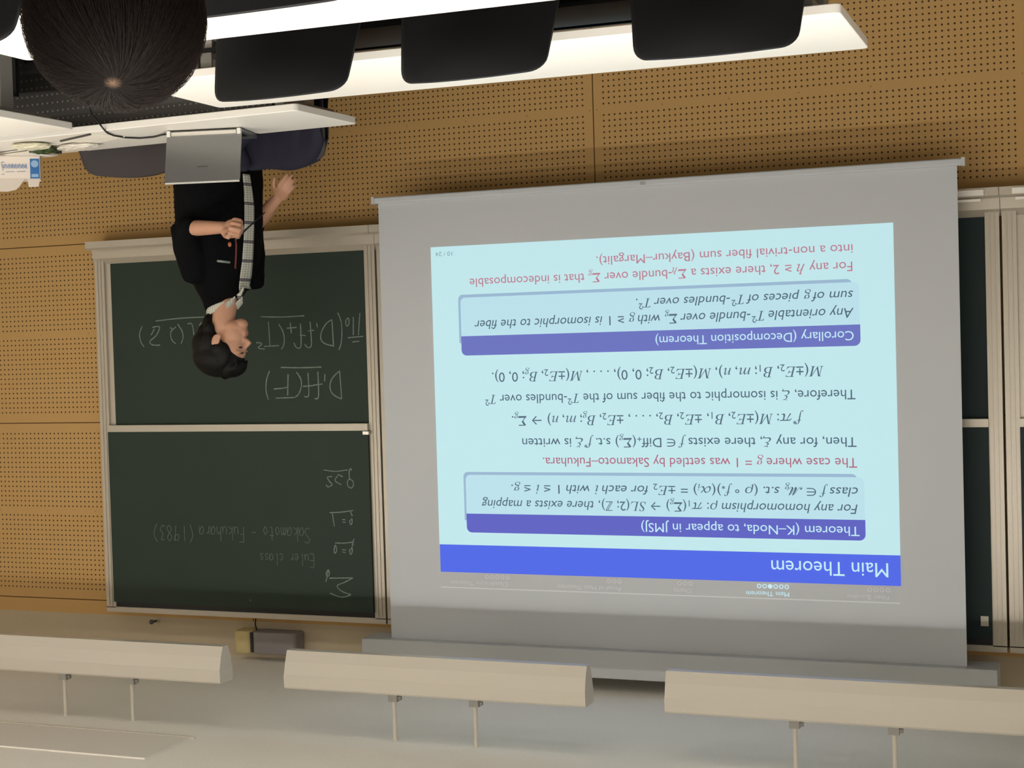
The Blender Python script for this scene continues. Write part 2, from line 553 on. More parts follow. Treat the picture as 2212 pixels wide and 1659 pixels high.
M['p_white'] = pic('p_white', 198, 237, 244)
M['p_title'] = pic('p_title', 86, 110, 238)
M['p_bar'] = pic('p_bar', 100, 104, 200)
M['p_bar2'] = pic('p_bar2', 112, 120, 198)
M['p_body'] = pic('p_body', 191, 230, 243)
M['p_shadow'] = pic('p_shadow', 158, 188, 216)
M['p_titletext'] = pic('p_titletext', 200, 240, 255)
M['p_ink'] = pic('p_ink', 84, 106, 126)
M['p_red'] = pic('p_red', 180, 108, 132)
M['p_red2'] = pic('p_red2', 192, 128, 148)
M['p_grey'] = pic('p_grey', 130, 160, 172)
M['p_line'] = mat('p_line', (206, 210, 212), 0.85, spec=0.1, emit=0.16)
M['p_faint'] = mat('p_faint', (206, 206, 212), 0.85, spec=0.1, emit=0.12)
M['p_bright'] = pic('p_bright', 206, 240, 250)
# ---------------------------------------------------------------- perforated board wall material
def wall_material():
    m = mat('perforated_panel', (172, 131, 74), 0.7, spec=0.25)
    k = NT(m)
    x, y, z, vec = k.xyz()
    p = m.node_tree.nodes['Principled BSDF']
    u = k.m('SUBTRACT', k.m('FLOORED_MODULO', k.m('SUBTRACT', x, 2.148), 1.822), 0.911)
    v = k.m('SUBTRACT', k.m('FLOORED_MODULO', k.m('SUBTRACT', z, 0.123), 0.910), 0.455)
    au, av = k.m('ABSOLUTE', u), k.m('ABSOLUTE', v)
    hu = k.m('SUBTRACT', k.m('FLOORED_MODULO', u, 0.025), 0.0125)
    hv = k.m('SUBTRACT', k.m('FLOORED_MODULO', k.m('ADD', v, 0.0125), 0.025), 0.0125)
    d = k.m('SQRT', k.m('ADD', k.m('MULTIPLY', hu, hu), k.m('MULTIPLY', hv, hv)))
    hole = k.m('LESS_THAN', d, 0.0042)
    for c in (k.m('LESS_THAN', au, 0.872), k.m('LESS_THAN', av, 0.412), k.m('GREATER_THAN', av, 0.015), k.m('LESS_THAN', z, 2.83)):
        hole = k.m('MULTIPLY', hole, c)
    seam = k.m('MAXIMUM', k.m('GREATER_THAN', au, 0.9085), k.m('MULTIPLY', k.m('GREATER_THAN', av, 0.4525), 1.0))
    # screws in the plain middle strip
    su = k.m('SUBTRACT', k.m('FLOORED_MODULO', k.m('ADD', u, 0.149), 0.298), 0.149)
    sd = k.m('SQRT', k.m('ADD', k.m('MULTIPLY', su, su), k.m('MULTIPLY', v, v)))
    screw = k.m('LESS_THAN', sd, 0.0035)
    nz = m.node_tree.nodes.new('ShaderNodeTexNoise')
    nz.inputs['Scale'].default_value = 260
    m.node_tree.links.new(vec, nz.inputs['Vector'])
    base = k.mix(nz.outputs['Fac'], lin(178, 143, 90), lin(202, 163, 106))
    c1 = k.mix(hole, base, lin(66, 45, 21))
    c2 = k.mix(seam, c1, lin(84, 58, 22))
    c3 = k.mix(k.m('MULTIPLY', screw, 0.5), c2, lin(90, 66, 34))
    m.node_tree.links.new(c3, p.inputs['Base Color'])
    return m


def struct(name, bm, m, **kw):
    return tag(obj(name, bm, m, **kw), kind='structure')


WY = 6.5                                   # front wall
struct('wall_front', B(-3.0, 6.6, WY, WY + 0.1, 0, 2.925), wall_material())
struct('wall_front_upper', B(-3.0, 6.6, WY, WY + 0.1, 2.925, 3.15), M['plaster'])
struct('floor', B(-3.0, 6.6, -4.0, WY + 0.1, -0.1, 0), M['carpet'])
struct('ceiling', B(-3.0, 6.6, -4.0, WY + 0.1, 3.10, 3.2), M['ceil'])
struct('wall_left', B(-3.1, -3.0, -4.0, WY + 0.1, 0, 3.15), M['side_wall'])
struct('wall_right', B(6.6, 6.7, -4.0, WY + 0.1, 0, 3.15), M['side_wall'])
struct('wall_back', B(-3.0, 6.6, -4.1, -4.0, 0, 3.15), M['side_wall'])
struct('baseboard_front', B(-3.0, 6.6, WY - 0.012, WY, 0, 0.08), M['black_plastic'])

# ---------------------------------------------------------------- sliding chalkboards
def chalkboard(name, label, x0, x1, face_l, face_u, stile=0.055):
    """two stacked sliding panels in an aluminium frame with a chalk ledge"""
    t = thing(name, label, 'chalkboard', ((x0 + x1) / 2, WY, 0))
    off = -(x0 + x1) / 2
    a, b = x0 + off, x1 + off
    fy = -0.085                               # front of the frame, relative to the wall
    for sx, (p, q) in enumerate(((a, a + stile), (b - stile, b))):
        bm = B(p, q, fy, 0, 1.075, 2.87)
        w = q - p
        box(bm, p + w * .30, p + w * .36, fy - .004, fy, 1.1, 2.86)      # fine ribs of the extrusion
        box(bm, p + w * .64, p + w * .70, fy - .004, fy, 1.1, 2.86)
        obj('frame_stile', bm, M['alu'], t)
    obj('top_rail', B(a, b, fy, 0, 2.866, 2.892), M['alu'], t)
    obj('guide_rail', B(a + stile, b - stile, fy + .012, 0, 2.838, 2.866), M['alu_dark'], t)
    lo = B(a + stile, b - stile - 0.03, -0.07, -0.02, 1.145, 1.960)
    obj('lower_panel', lo, face_l, t)
    obj('panel_edge', B(b - stile - 0.03, b - stile, -0.072, -0.02, 1.145, 1.955), M['alu'], t)
    up = obj('upper_panel', B(a + stile, b - stile, -0.10, -0.05, 1.985, 2.838), face_u, t)
    obj('panel_rail', B(a + stile, b - stile, -0.104, -0.045, 1.952, 1.985), M['alu'], up)
    # chalk ledge: sill, hollow, lip
    ledge = prism(bmesh.new(), [(0, 1.145), (0, 1.036), (-.150, 1.036), (-.150, 1.068), (-.140, 1.078), (-.130, 1.068), (-.115, 1.056),
                                (-.098, 1.062), (-.094, 1.118), (-.072, 1.145)], 'x', a - .004, b + .004)
    obj('chalk_ledge', ledge, M['alu'], t)
    return t, off


tb, off = chalkboard('chalkboard', 'green two-panel chalkboard with chalk formulas behind the standing man', 3.205, 4.768, M['board_green'], M['board_green'])
oy = -WY
ch_l = [[(a + off, b) for a, b in st] for st in DATA['chalk_l']]
ch_u = [[(a + off, b) for a, b in st] for st in DATA['chalk_u']]
lower = [c for c in tb.children if c.name.startswith('lower_panel')][0]
upper = [c for c in tb.children if c.name.startswith('upper_panel')][0]
strokes_obj('chalk_formula', ch_l[:29], -0.0712, 0.0026, M['chalk'], lower)
strokes_obj('chalk_formula', ch_l[29:], -0.0712, 0.0028, M['chalk'], lower)
strokes_obj('chalk_formula', ch_u, -0.1012, 0.0024, M['chalk'], upper)
W_ = DATA['words']
names = word_strokes('Sakamoto - Fukuhara', *W_['sk'], 0.075) + word_strokes('(1983)', *W_['yr'], 0.075)
strokes_obj('chalk_writing', [[(a + off, b) for a, b in st] for st in names], -0.1012, 0.0017, M['chalk_faint'], upper)
strokes_obj('chalk_writing', [[(a + off, b) for a, b in st] for st in word_strokes('Euler class', *W_['eu'], 0.06)], -0.1012, 0.0016, M['chalk_faint'], upper)
obj('latch', B(-0.735, -0.705, -0.112, -0.098, 1.988, 2.003), M['alu_bright'], tb)

tb2, off2 = chalkboard('chalkboard', 'dark chalkboard mostly hidden behind the lowered projection screen', 0.437, 3.195, M['board_blue'], M['board_blue'])
o2 = obj('corner_label', B(0.506 + off2, 0.536 + off2, -0.103, -0.0995, 2.745, 2.785), M['alu'], tb2)
tb3, off3 = chalkboard('chalkboard', 'dark chalkboard past the grey double post at the screen edge, mostly out of view', -2.2, 0.427, M['board_blue'], M['board_blue'])
for t_, xe in ((tb2, 0.50 + off2), (tb3, 0.37 + off3)):
    s_ = 1 if t_ is tb2 else -1
    bm = B(*(sorted((xe - .012 * s_, xe + .16 * s_))), -0.160, -0.145, 1.044, 1.066)
    box(bm, *(sorted((xe, xe + .14 * s_))), -0.156, -0.142, 1.079, 1.090)
    obj('ledge_lip', bm, M['ledge_white'], t_)

# ---------------------------------------------------------------- projection screen with the projected slide
SY = 6.23
scr = thing('projection_screen', 'wide white pull-down projection screen showing a lecture slide', 'projection screen', (1.831, SY, 0.9))
so = V(-1.831, -SY, -0.9)


def sbox(x0, x1, y0, y1, z0, z1):
    return B(x0 + so.x, x1 + so.x, y0 + so.y, y1 + so.y, z0 + so.z, z1 + so.z)


obj('casing', sbox(0.4592, 3.2134, 6.18, 6.335, 2.9144, 3.0341), M['casing'], scr, bevel=0.004)
fab = obj('screen_cloth', sbox(0.5769, 3.0858, 6.2300, 6.2325, 0.945, 2.934), M['fabric_white'], scr)
bar = obj('bottom_bar', prism(bmesh.new(), rrect(6.214 + so.y, 6.246 + so.y, 0.9265 + so.z, 0.955 + so.z, 0.008), 'x', 0.5485 + so.x, 3.1084 + so.x), M['fabric_white'], scr)
for s_ in (0.5455, 3.0976):
    obj('end_cap', sbox(s_, s_ + .014, 6.212, 6.248, 0.9246, 0.9569), M['casing'], bar)
for s_ in (0.75, 2.92):
    obj('ceiling_bracket', sbox(s_ - .02, s_ + .02, 6.22, 6.30, 3.030, 3.1005), M['alu_dark'], scr)
text_obj('logo', [('r', 'OS')], 1.8329 + so.x, 1.8545 + so.x, 0.9373 + so.z, 0.012, 6.2132 + so.y, M['dark_mark'], bar)


def flat(name, pts, y, m, parent):
    bm = bmesh.new()
    bm.faces.new([bm.verts.new((a + so.x, y + so.y, b + so.z)) for a, b in pts])
    o = obj(name, bm, m, parent)
    return o


Y0 = 6.2290
sl = flat('projected_slide', [(0.8242, 1.162), (2.8337, 1.162), (2.8337, 2.4837), (0.8242, 2.4837)], Y0, M['p_white'], scr)
tag(sl, 'pale blue projected lecture slide full of mathematical text')
Y1, Y2, Y3 = Y0 - .0004, Y0 - .0008, Y0 - .0012
flat('title_bar', [(0.8242, 2.4838), (2.8317, 2.4838), (2.8317, 2.6063), (0.8242, 2.6063)], Y1, M['p_title'], sl)
flat('header_line', [(0.8291, 2.673), (2.8317, 2.673), (2.8317, 2.6772), (0.8291, 2.6772)], Y1, M['p_line'], sl)


def block(x0, x1, zb, zm, zt, barm):
    sh = rrect(x0 + .03, x1 + .009, zb - .013, zm + .03, .02, 5, (1, 0, 0, 1))
    flat('box_shadow', sh, Y1, M['p_shadow'], sl)
    flat('box_body', rrect(x0 + .001, x1 - .001, zb, zm, .022, 5, (1, 0, 0, 1)), Y2, M['p_body'], sl)
    flat('box_heading', rrect(x0, x1, zm, zt, .024, 5, (0, 1, 1, 0)), Y2, barm, sl)


block(0.9586, 2.6983, 2.1726, 2.3443, 2.4277, M['p_bar'])
block(0.9616, 2.6983, 1.3906, 1.5604, 1.6457, M['p_bar2'])

G = '𝑔'
LINES = [
    ('title', [('r', 'Main Theorem')], 'p_titletext'),
    ('thm', [('r', 'Theorem (K–Noda, to appear in JMSJ)')], 'p_titletext'),
    ('l3', [('i', 'For any homomorphism '), ('m', '𝜌'), ('r', ': '), ('m', '𝜋'), ('r_', '1'), ('r', '('), ('r', '𝚺'), ('m_', G), ('r', ') → '), ('m', '𝑆𝐿'), ('r', '(2; ℤ)'), ('i', ', there exists a mapping')], 'p_ink'),
    ('l4', [('i', 'class '), ('m', '𝑓'), ('r', ' ∈ '), ('m', '𝓜'), ('m_', G), ('i', ' s.t. '), ('r', '('), ('m', '𝜌'), ('r', ' ∘ '), ('m', '𝑓'), ('r_', '∗'), ('r', ')('), ('m', '𝛼'), ('m_', '𝑖'), ('r', ') = ±'), ('m', '𝐸'), ('r_', '2'), ('i', ' for each '), ('m', '𝑖'), ('i', ' with '), ('r', '1 ≤ '), ('m', '𝑖'), ('r', ' ≤ '), ('m', G), ('r', '.')], 'p_ink'),
    ('l5', [('r', 'The case where '), ('m', G), ('r', ' = 1 was settled by Sakamoto–Fukuhara.')], 'p_red'),
    ('l6', [('r', 'Then, for any '), ('m', '𝜉'), ('r', ', there exists '), ('m', '𝑓'), ('r', ' ∈ Diff'), ('r_', '+'), ('r', '('), ('r', '𝚺'), ('m_', G), ('r', ') s.t. '), ('m', '𝑓'), ('r^', '∗'), ('m', '𝜉'), ('r', ' is written')], 'p_ink'),
    ('l7', [('m', '𝑓'), ('r^', '∗'), ('m', '𝜋'), ('r', ': '), ('m', '𝑀'), ('r', '(±'), ('m', '𝐸'), ('r_', '2'), ('r', ', '), ('m', '𝐵'), ('r_', '1'), ('r', ', ±'), ('m', '𝐸'), ('r_', '2'), ('r', ', '), ('m', '𝐵'), ('r_', '2'), ('r', ', . . . , ±'), ('m', '𝐸'), ('r_', '2'), ('r', ', '), ('m', '𝐵'), ('m_', G), ('r', '; '), ('m', '𝑚'), ('r', ', '), ('m', '𝑛'), ('r', ') → '), ('r', '𝚺'), ('m_', G), ('r', '.')], 'p_ink'),
    ('l8', [('r', 'Therefore, '), ('m', '𝜉'), ('r', ' is isomorphic to the fiber sum of the '), ('m', '𝑇'), ('r^', '2'), ('r', '-bundles over '), ('m', '𝑇'), ('r^', '2')], 'p_ink'),
    ('l9', [('m', '𝑀'), ('r', '(±'), ('m', '𝐸'), ('r_', '2'), ('r', ', '), ('m', '𝐵'), ('r_', '1'), ('r', '; '), ('m', '𝑚'), ('r', ', '), ('m', '𝑛'), ('r', '), '), ('m', '𝑀'), ('r', '(±'), ('m', '𝐸'), ('r_', '2'), ('r', ', '), ('m', '𝐵'), ('r_', '2'), ('r', '; 0, 0), . . . , '), ('m', '𝑀'), ('r', '(±'), ('m', '𝐸'), ('r_', '2'), ('r', ', '), ('m', '𝐵'), ('m_', G), ('r', '; 0, 0).')], 'p_ink'),
    ('cor', [('r', 'Corollary (Decomposition Theorem)')], 'p_titletext'),
    ('l10', [('i', 'Any orientable '), ('m', '𝑇'), ('r^', '2'), ('i', '-bundle over '), ('r', '𝚺'), ('m_', G), ('i', ' with '), ('m', G), ('r', ' ≥ 1 '), ('i', 'is isomorphic to the fiber')], 'p_ink'),
    ('l11', [('i', 'sum of '), ('m', G), ('i', ' pieces of '), ('m', '𝑇'), ('r^', '2'), ('i', '-bundles over '), ('m', '𝑇'), ('r^', '2'), ('r', '.')], 'p_ink'),
    ('l12', [('r', 'For any '), ('i', 'ℎ'), ('r', ' ≥ 2, there exists a '), ('r', '𝚺'), ('i_', 'ℎ'), ('r', '-bundle over '), ('r', '𝚺'), ('m_', G), ('r', ' that is indecomposable')], 'p_red2'),
    ('l13', [('r', 'into a non-trivial fiber sum (Baykur–Margalit).')], 'p_red2'),
    ('page', [('r', '10 / 24')], 'p_grey'),
    ('h2', [('r', 'Main Theorem')], 'p_bright'),
    ('h1', [('r', 'Fiber Bundles')], 'p_faint'),
    ('h3', [('r', 'Charts')], 'p_faint'),
    ('h4', [('r', 'Proof of Main Theorem')], 'p_faint'),
    ('h5', [('r', 'Classification Theorem')], 'p_faint'),
]
for key, runs, mm in LINES:
    x0, x1, z, cap = DATA['lines'][key]
    text_obj('slide_lettering', runs, x0 + so.x, x1 + so.x, z + so.z, cap, Y3 + so.y, M[mm], sl)
# progress dots in the header
def dots(xs, z, r, m, filled=-1):
    bm = bmesh.new()
    for i, x in enumerate(xs):
        n = 14
        out = [bm.verts.new((x + so.x + r * math.cos(2 * math.pi * k / n), Y3 + so.y, z + so.z + r * math.sin(2 * math.pi * k / n))) for k in range(n)]
        if i == filled:
            bm.faces.new(out)
        else:
            q = r * .62
            inn = [bm.verts.new((x + so.x + q * math.cos(2 * math.pi * k / n), Y3 + so.y, z + so.z + q * math.sin(2 * math.pi * k / n))) for k in range(n)]
            for k in range(n):
                bm.faces.new((out[k], out[(k + 1) % n], inn[(k + 1) % n], inn[k]))
    obj('progress_dots', bm, m, sl)


dots([1.2814 + .0228 * i for i in range(6)], 2.624, .0095, M['p_bright'], 3)
dots([0.8752 + .0240 * i for i in range(4)], 2.624, .0095, M['p_faint'])
dots([1.6857 + .0240 * i for i in range(3)], 2.624, .0095, M['p_faint'])
dots([1.9967 + .0240 * i for i in range(3)], 2.624, .0095, M['p_faint'])
dots([2.5118 + .0240 * i for i in range(5)], 2.623, .0095, M['p_faint'])
COL.objects.unlink(_to)
bpy.data.objects.remove(_to)

# ---------------------------------------------------------------- grey box on the upper wall and a cable hook
t = thing('wall_speaker', 'small grey box with a cream end, fixed high on the wall above the chalkboard', 'speaker', (3.86, WY, 2.957))
bm = prism(bmesh.new(), rrect(-.175, .062, -.10, 0, .02), 'z', 0, .106)
obj('body', bm, M['speaker_grey'], t, bevel=.006)
obj('end_cap', prism(bmesh.new(), rrect(.070, .165, -.105, 0, .03), 'z', -.003, .106), M['speaker_cream'], t, bevel=.008)
obj('joint', B(.058, .074, -.095, 0, .004, .100), M['alu_dark'], t)
obj('lead', tube(bmesh.new(), [(.062, -.05, .005), (.064, -.06, -.03), (.066, -.05, -.066)], .0035, 8), M['cable'], t)
tag(obj('cable_hook', ball(tube(bmesh.new(), [(4.53, 6.49, 2.945), (4.53, 6.455, 2.943)], .006, 8), (4.53, 6.452, 2.943), .012), M['dark_mark']),
    'tiny dark hook on the cream wall strip above the green chalkboard', 'hook')

# ---------------------------------------------------------------- ceiling lamps
FZ = 2.77


def make_lamp(lit):
    t = thing('ceiling_lamp', '', 'ceiling lamp', (0, 5.25, FZ))
    L = .62
    bm = prism(bmesh.new(), [(-.048, .090), (.048, .090), (.047, .138), (.042, .145), (-.042, .145), (-.047, .138)], 'x', -L, L)
    obj('housing', bm, M['lamp_white'], t)
    bm = prism(bmesh.new(), [(-.018, 0), (.018, 0), (.034, .040), (.0475, .091), (-.0475, .091), (-.034, .040)], 'x', -L + .001, L - .001)
    obj('diffuser', bm, M['lamp_off'], t)
    if lit:
        ld = bpy.data.lights.get('added_downlight') or bpy.data.lights.new('added_downlight', 'AREA')
        ld.shape = 'RECTANGLE'
        ld.size, ld.size_y = 1.16, .03
        ld.spread = math.radians(112)
        ld.energy = DOWN
        ld.color = LAMP_RGB
        lo_ = bpy.data.objects.new('added_downlight', ld)  # extra area light besides the tube, added for brighter tables
        COL.objects.link(lo_)
        lo_.location = (0, 0, -.03)
        lo_.parent = t
        obj('tube', tube(bmesh.new(), [(-L + .02, 0, -.010), (L - .02, 0, -.010)], .0145, 12, balls=False), M['lamp_on'], t)
    for x in (-.168, .168):
        obj('hanger_rod', tube(bmesh.new(), [(x, 0, .15), (x, 0, .33)], .008, 10, balls=False), M['lamp_white'], t)
        bm = B(x - .018, x + .018, -.015, .015, .144, .178)
        box(bm, x - .030, x - .016, -.006, .006, .158, .172)
        obj('bracket', bm, M['steel_grey'], t)
    return t


G1 = 'unlit lamps of the front row'
la = make_lamp(False)
la.location = (2.43, 5.25, FZ)
tag(la, 'unlit white ceiling lamp in the middle of the front row, over the screen edge', group=G1)
dup(la, (3.96, 5.25, FZ), 0, 'unlit white ceiling lamp hanging before the chalkboard, beside the small grey wall box', G1)
dup(la, (0.895, 5.25, FZ), 0, 'unlit white ceiling lamp before the screen end beside the double post', G1)
lb = make_lamp(True)
first = True
for y in (3.40, 1.55, -0.30, -2.15):
    for x in (-.635, .895, 2.43, 3.96, 5.49):
        lab = 'lit white ceiling lamp in the rows over the seats'
        if first:
            lb.location = (x, y, FZ + .02)
            tag(lb, lab, group='lit lamps over the seats')
            first = False
        else:
            dup(lb, (x, y, FZ + .02), 0, lab, 'lit lamps over the seats')

# flush access panel in the ceiling
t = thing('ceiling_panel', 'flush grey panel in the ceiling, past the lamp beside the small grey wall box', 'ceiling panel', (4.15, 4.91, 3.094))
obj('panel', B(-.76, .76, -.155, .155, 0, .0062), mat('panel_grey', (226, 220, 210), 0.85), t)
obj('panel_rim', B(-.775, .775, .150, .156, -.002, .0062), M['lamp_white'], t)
# ---------------------------------------------------------------- tables
def make_table(name, label, w, d, loc, rz, panel_m, group=None, ph=(.30, .60), py=None):
    t = thing(name, label, 'table', loc, rz, group)
    obj('tabletop', prism(bmesh.new(), rrect(-w / 2, w / 2, -d / 2, d / 2, .02, 4), 'z', .692, .72), M['table_white'], t, bevel=.003)
    for s in (-1, 1):
        x = s * (w / 2 - .10)
        bm = B(x - .02, x + .02, -.035, .035, .06, .690)
        box(bm, x - .022, x + .022, -d / 2 + .04, d / 2 - .04, .662, .6915)
        box(bm, x - .022, x + .022, -d / 2 + .02, d / 2 - .02, .02, .06)
        lg = obj('leg', bm, M['steel_grey'], t, bevel=.004)
        for q in (-1, 1):
            obj('foot', B(x - .024, x + .024, q * (d / 2 - .07) - .03, q * (d / 2 - .07) + .03, 0, .021), M['black_plastic'], lg)
    py = d / 2 - .16 if py is None else py
    obj('modesty_panel', B(-w / 2 + .14, w / 2 - .14, py, py + .015, *ph), panel_m, t)
    obj('shelf', B(-w / 2 + .13, w / 2 - .13, -d / 2 + .12, d / 2 - .18, .585, .597), M['black_metal'], t)
    return t


def perforated_metal():
    m = mat('perforated_metal', (92, 90, 88), 0.5, 0.2)
    k = NT(m)
    x, y, z, vec = k.xyz()
    hu = k.m('SUBTRACT', k.m('FLOORED_MODULO', x, 0.026), 0.013)
    hv = k.m('SUBTRACT', k.m('FLOORED_MODULO', z, 0.033), 0.0165)
    d = k.m('SQRT', k.m('ADD', k.m('MULTIPLY', hu, hu), k.m('MULTIPLY', hv, hv)))
    c = k.mix(k.m('LESS_THAN', d, 0.0036), lin(66, 64, 62), lin(136, 131, 122))
    m.node_tree.links.new(c, m.node_tree.nodes['Principled BSDF'].inputs['Base Color'])
    return m


PM = perforated_metal()
GT = 'white student tables'
long_table = make_table('student_table', 'long white table with three black chairs tucked under it', 2.29, .58, (1.84, 4.515, 0), math.radians(-1.0), M['black_metal'], GT)
bm = B(.835, .885, -.262, -.254, .575, .628)
box(bm, .838, .878, -.262, -.254, .638, .695)
obj('hook_plate', bm, M['steel_grey'], long_table)
obj('hook_bar', B(.80, .90, -.268, -.250, .626, .640), M['black_metal'], long_table)
make_table('student_table', 'white table cut off by the photo edge, just ahead of the seated person', 2.29, .58, (1.83, 3.43, 0), 0, M['black_metal'], GT)
make_table('student_table', 'white table showing only a rounded corner, ahead of the torn carton', 1.8, .56, (4.66, 4.70, 0), math.radians(1.5), M['black_metal'], GT)
make_table('lecturer_desk', 'white front desk carrying the open silver laptop', 2.6, .435, (4.074, 5.281, 0), math.radians(3.5), PM, None, (.18, .685), -.17)

# ---------------------------------------------------------------- chairs
def make_chair(label, loc, rz, shell_m, group, H1=.860):
    """origin on the floor under the seat; the sitter faces local +y"""
    t = thing('chair', label, 'chair', loc, rz, group)
    # backrest: rounded, tapered shell wrapped around the sitter
    bm = bmesh.new()
    nx, nz = 26, 18
    H0 = .47
    out = {}
    for side in (0, 1):
        for i in range(nx + 1):
            for j in range(nz + 1):
                u = i / nx * 2 - 1
                v = 1 - (1 - j / nz) ** 2.2
                hw = .262 - .044 * v
                rr = .045                                     # rounded upper corners
                top = H1 - .012 * u * u
                z = H0 + (top - H0) * v
                lim = 1.0
                dz = top - z
                if dz < rr:
                    lim = 1 - (rr - math.sqrt(max(rr * rr - (rr - dz) ** 2, 0))) / hw
                if z - H0 < .05:
                    lim = min(lim, 1 - (.05 - math.sqrt(max(.0025 - (.05 - (z - H0)) ** 2, 0))) / hw)
                x = u * hw * lim
                y = -.20 - .30 * (z - H0) * .8 + .075 * (x / .23) ** 2
                thick = .017 * (1 - .55 * (abs(u) ** 6)) * (1 - .45 * v ** 8)
                y += -thick if side == 0 else thick
                out[side, i, j] = bm.verts.new((x, y, z))
    for i in range(nx):
        for j in range(nz):
            bm.faces.new((out[0, i, j], out[0, i + 1, j], out[0, i + 1, j + 1], out[0, i, j + 1]))
            bm.faces.new((out[1, i, j], out[1, i, j + 1], out[1, i + 1, j + 1], out[1, i + 1, j]))
    for i in range(nx):
        for j in (0, nz):
            bm.faces.new((out[0, i, j], out[1, i, j], out[1, i + 1, j], out[0, i + 1, j]))
    for j in range(nz):
        for i in (0, nx):
            bm.faces.new((out[0, i, j], out[0, i, j + 1], out[1, i, j + 1], out[1, i, j]))
    bmesh.ops.remove_doubles(bm, verts=bm.verts, dist=.0004)
    obj('backrest', bm, shell_m, t, smooth=True)
    obj('seat', prism(bmesh.new(), rrect(-.22, .22, -.20, .24, .07), 'z', .415, .455), shell_m, t, smooth=False, bevel=.012)
    for s in (-1, 1):
        obj('leg', tube(bmesh.new(), [(s * .19, .19, .415), (s * .225, .235, .012)], .011, 10), M['black_metal'], t)
        obj('leg', tube(bmesh.new(), [(s * .19, -.17, .415), (s * .225, -.235, .012)], .011, 10), M['black_metal'], t)
        obj('back_strut', tube(bmesh.new(), [(s * .15, -.13, .41), (s * .15, -.19, .43), (s * .15, -.225, .56)], .011, 10), M['black_metal'], t)
    obj('seat_frame', prism(bmesh.new(), rrect(-.20, .20, -.18, .20, .03), 'z', .400, .416), M['black_metal'], t)
    return t


G2 = 'black chairs at the student tables'
c0 = make_chair('black chair at the table end nearest the perforated wall, widest backrest in the photo', (.985, 4.22, 0), math.radians(-1), M['black_plastic'], G2)
dup(c0, (1.672, 4.22, 0), math.radians(1), 'middle one of three black chairs tucked under the long white table', G2)
dup(c0, (2.295, 4.22, 0), math.radians(0), 'black chair tucked under the long table next to the seated person\'s head', G2)
dup(c0, (1.72, 3.19, 0), math.radians(2), 'black chair backrest rim at the photo edge beside the cut-off table', G2)
dup(c0, (2.64, 3.19, 0), math.radians(0), 'black chair partly hidden past the seated person\'s hair, in the photo corner', G2)
dup(c0, (.905, 1.24, 0), math.radians(-35), 'black chair carrying the seated person', G2)
G3 = 'chairs at the lecturer desk'
c1 = make_chair('dark grey chair tucked under the front desk, left bare, beside the laptop', (3.90, 5.30, 0), math.radians(180), M['chair_grey'], G3, .838)
dup(c1, (3.175, 5.30, 0), math.radians(178), 'dark chair at the front desk under the draped navy jacket', G3)

# ---------------------------------------------------------------- navy jacket draped over the second chair
bm = bmesh.new()
nu, nv = 40, 26
grid = []
rnd = random.Random(3)
for j in range(nv + 1):
    row = []
    v = j / nv * 2 - 1                       # -1 front hem .. 0 over the rim .. 1 rear hem
    for i in range(nu + 1):
        u = i / nu * 2 - 1
        fall = abs(v)
        top = .848 - .010 * u * u - .16 * max(0, u - .45) ** 2 - .05 * max(0, -u - .72) ** 2 * 9
        drop = (.34 if v < 0 else .40) * max(0, fall - .10) / .9
        z = top - drop - .04 * abs(u) ** 6
        hw = .222 + .055 * min(1, fall * 1.2)
        x = u * hw * (1 + .015 * math.sin(9 * fall + 2))
        z0 = min(z, .825)
        yb = -.20 - .24 * (z0 - .47) + .075 * (min(abs(x), .23) / .23) ** 2
        y = yb + (-1 if v > 0 else 1) * (.030 + .012 * math.sin(u * 11 + v * 3) * fall + .02 * fall)
        if fall < .12:
            y = yb + (-v / .12) * .030
        y += .006 * math.sin(u * 23 + j * .9) * fall
        row.append(bm.verts.new((x, y, z + .006 * math.sin(u * 7 + j))))
    grid.append(row)
for j in range(nv):
    for i in range(nu):
        bm.faces.new((grid[j][i], grid[j][i + 1], grid[j + 1][i + 1], grid[j + 1][i]))
jt = thing('draped_jacket', 'navy jacket draped over the chair back behind the front desk', 'jacket', (3.175, 5.30, 0), math.radians(178))
jo = obj('cloth', bm, M['navy_cloth'], jt, smooth=True)
sd = jo.modifiers.new('s', 'SOLIDIFY')
sd.thickness = .006
sd.offset = 1
ss = jo.modifiers.new('ss', 'SUBSURF')
ss.levels = 1
ss.render_levels = 1
# one sleeve hanging in front
obj('sleeve', tube(bmesh.new(), [(-.15, -.205, .83), (-.17, -.165, .76), (-.10, -.150, .70), (.02, -.150, .66)], [.030, .042, .042, .036], 14), M['navy_cloth'], jt, smooth=True)

# ---------------------------------------------------------------- laptop and its lead
LT = .7205
lp = thing('laptop', 'open silver laptop on the front desk, lid towards the room', 'laptop', (3.325, 5.200, LT), math.radians(-13.5))
base = obj('base', prism(bmesh.new(), rrect(-.152, .152, .004, .214, .012), 'z', .004, .018), M['laptop'], lp, bevel=.002)
obj('keyboard', B(-.135, .135, .03, .13, .018, .0195), M['black_plastic'], base)
obj('touchpad', B(-.05, .05, .140, .200, .018, .0188), M['laptop_edge'], base)
R_ = Matrix.Rotation(math.radians(13), 4, 'X')


def lidpart(name, bm, m, parent, bev=0):
    bmesh.ops.transform(bm, matrix=Matrix.Translation((0, .004, .020)) @ R_, verts=bm.verts)
    return obj(name, bm, m, parent, bevel=bev)


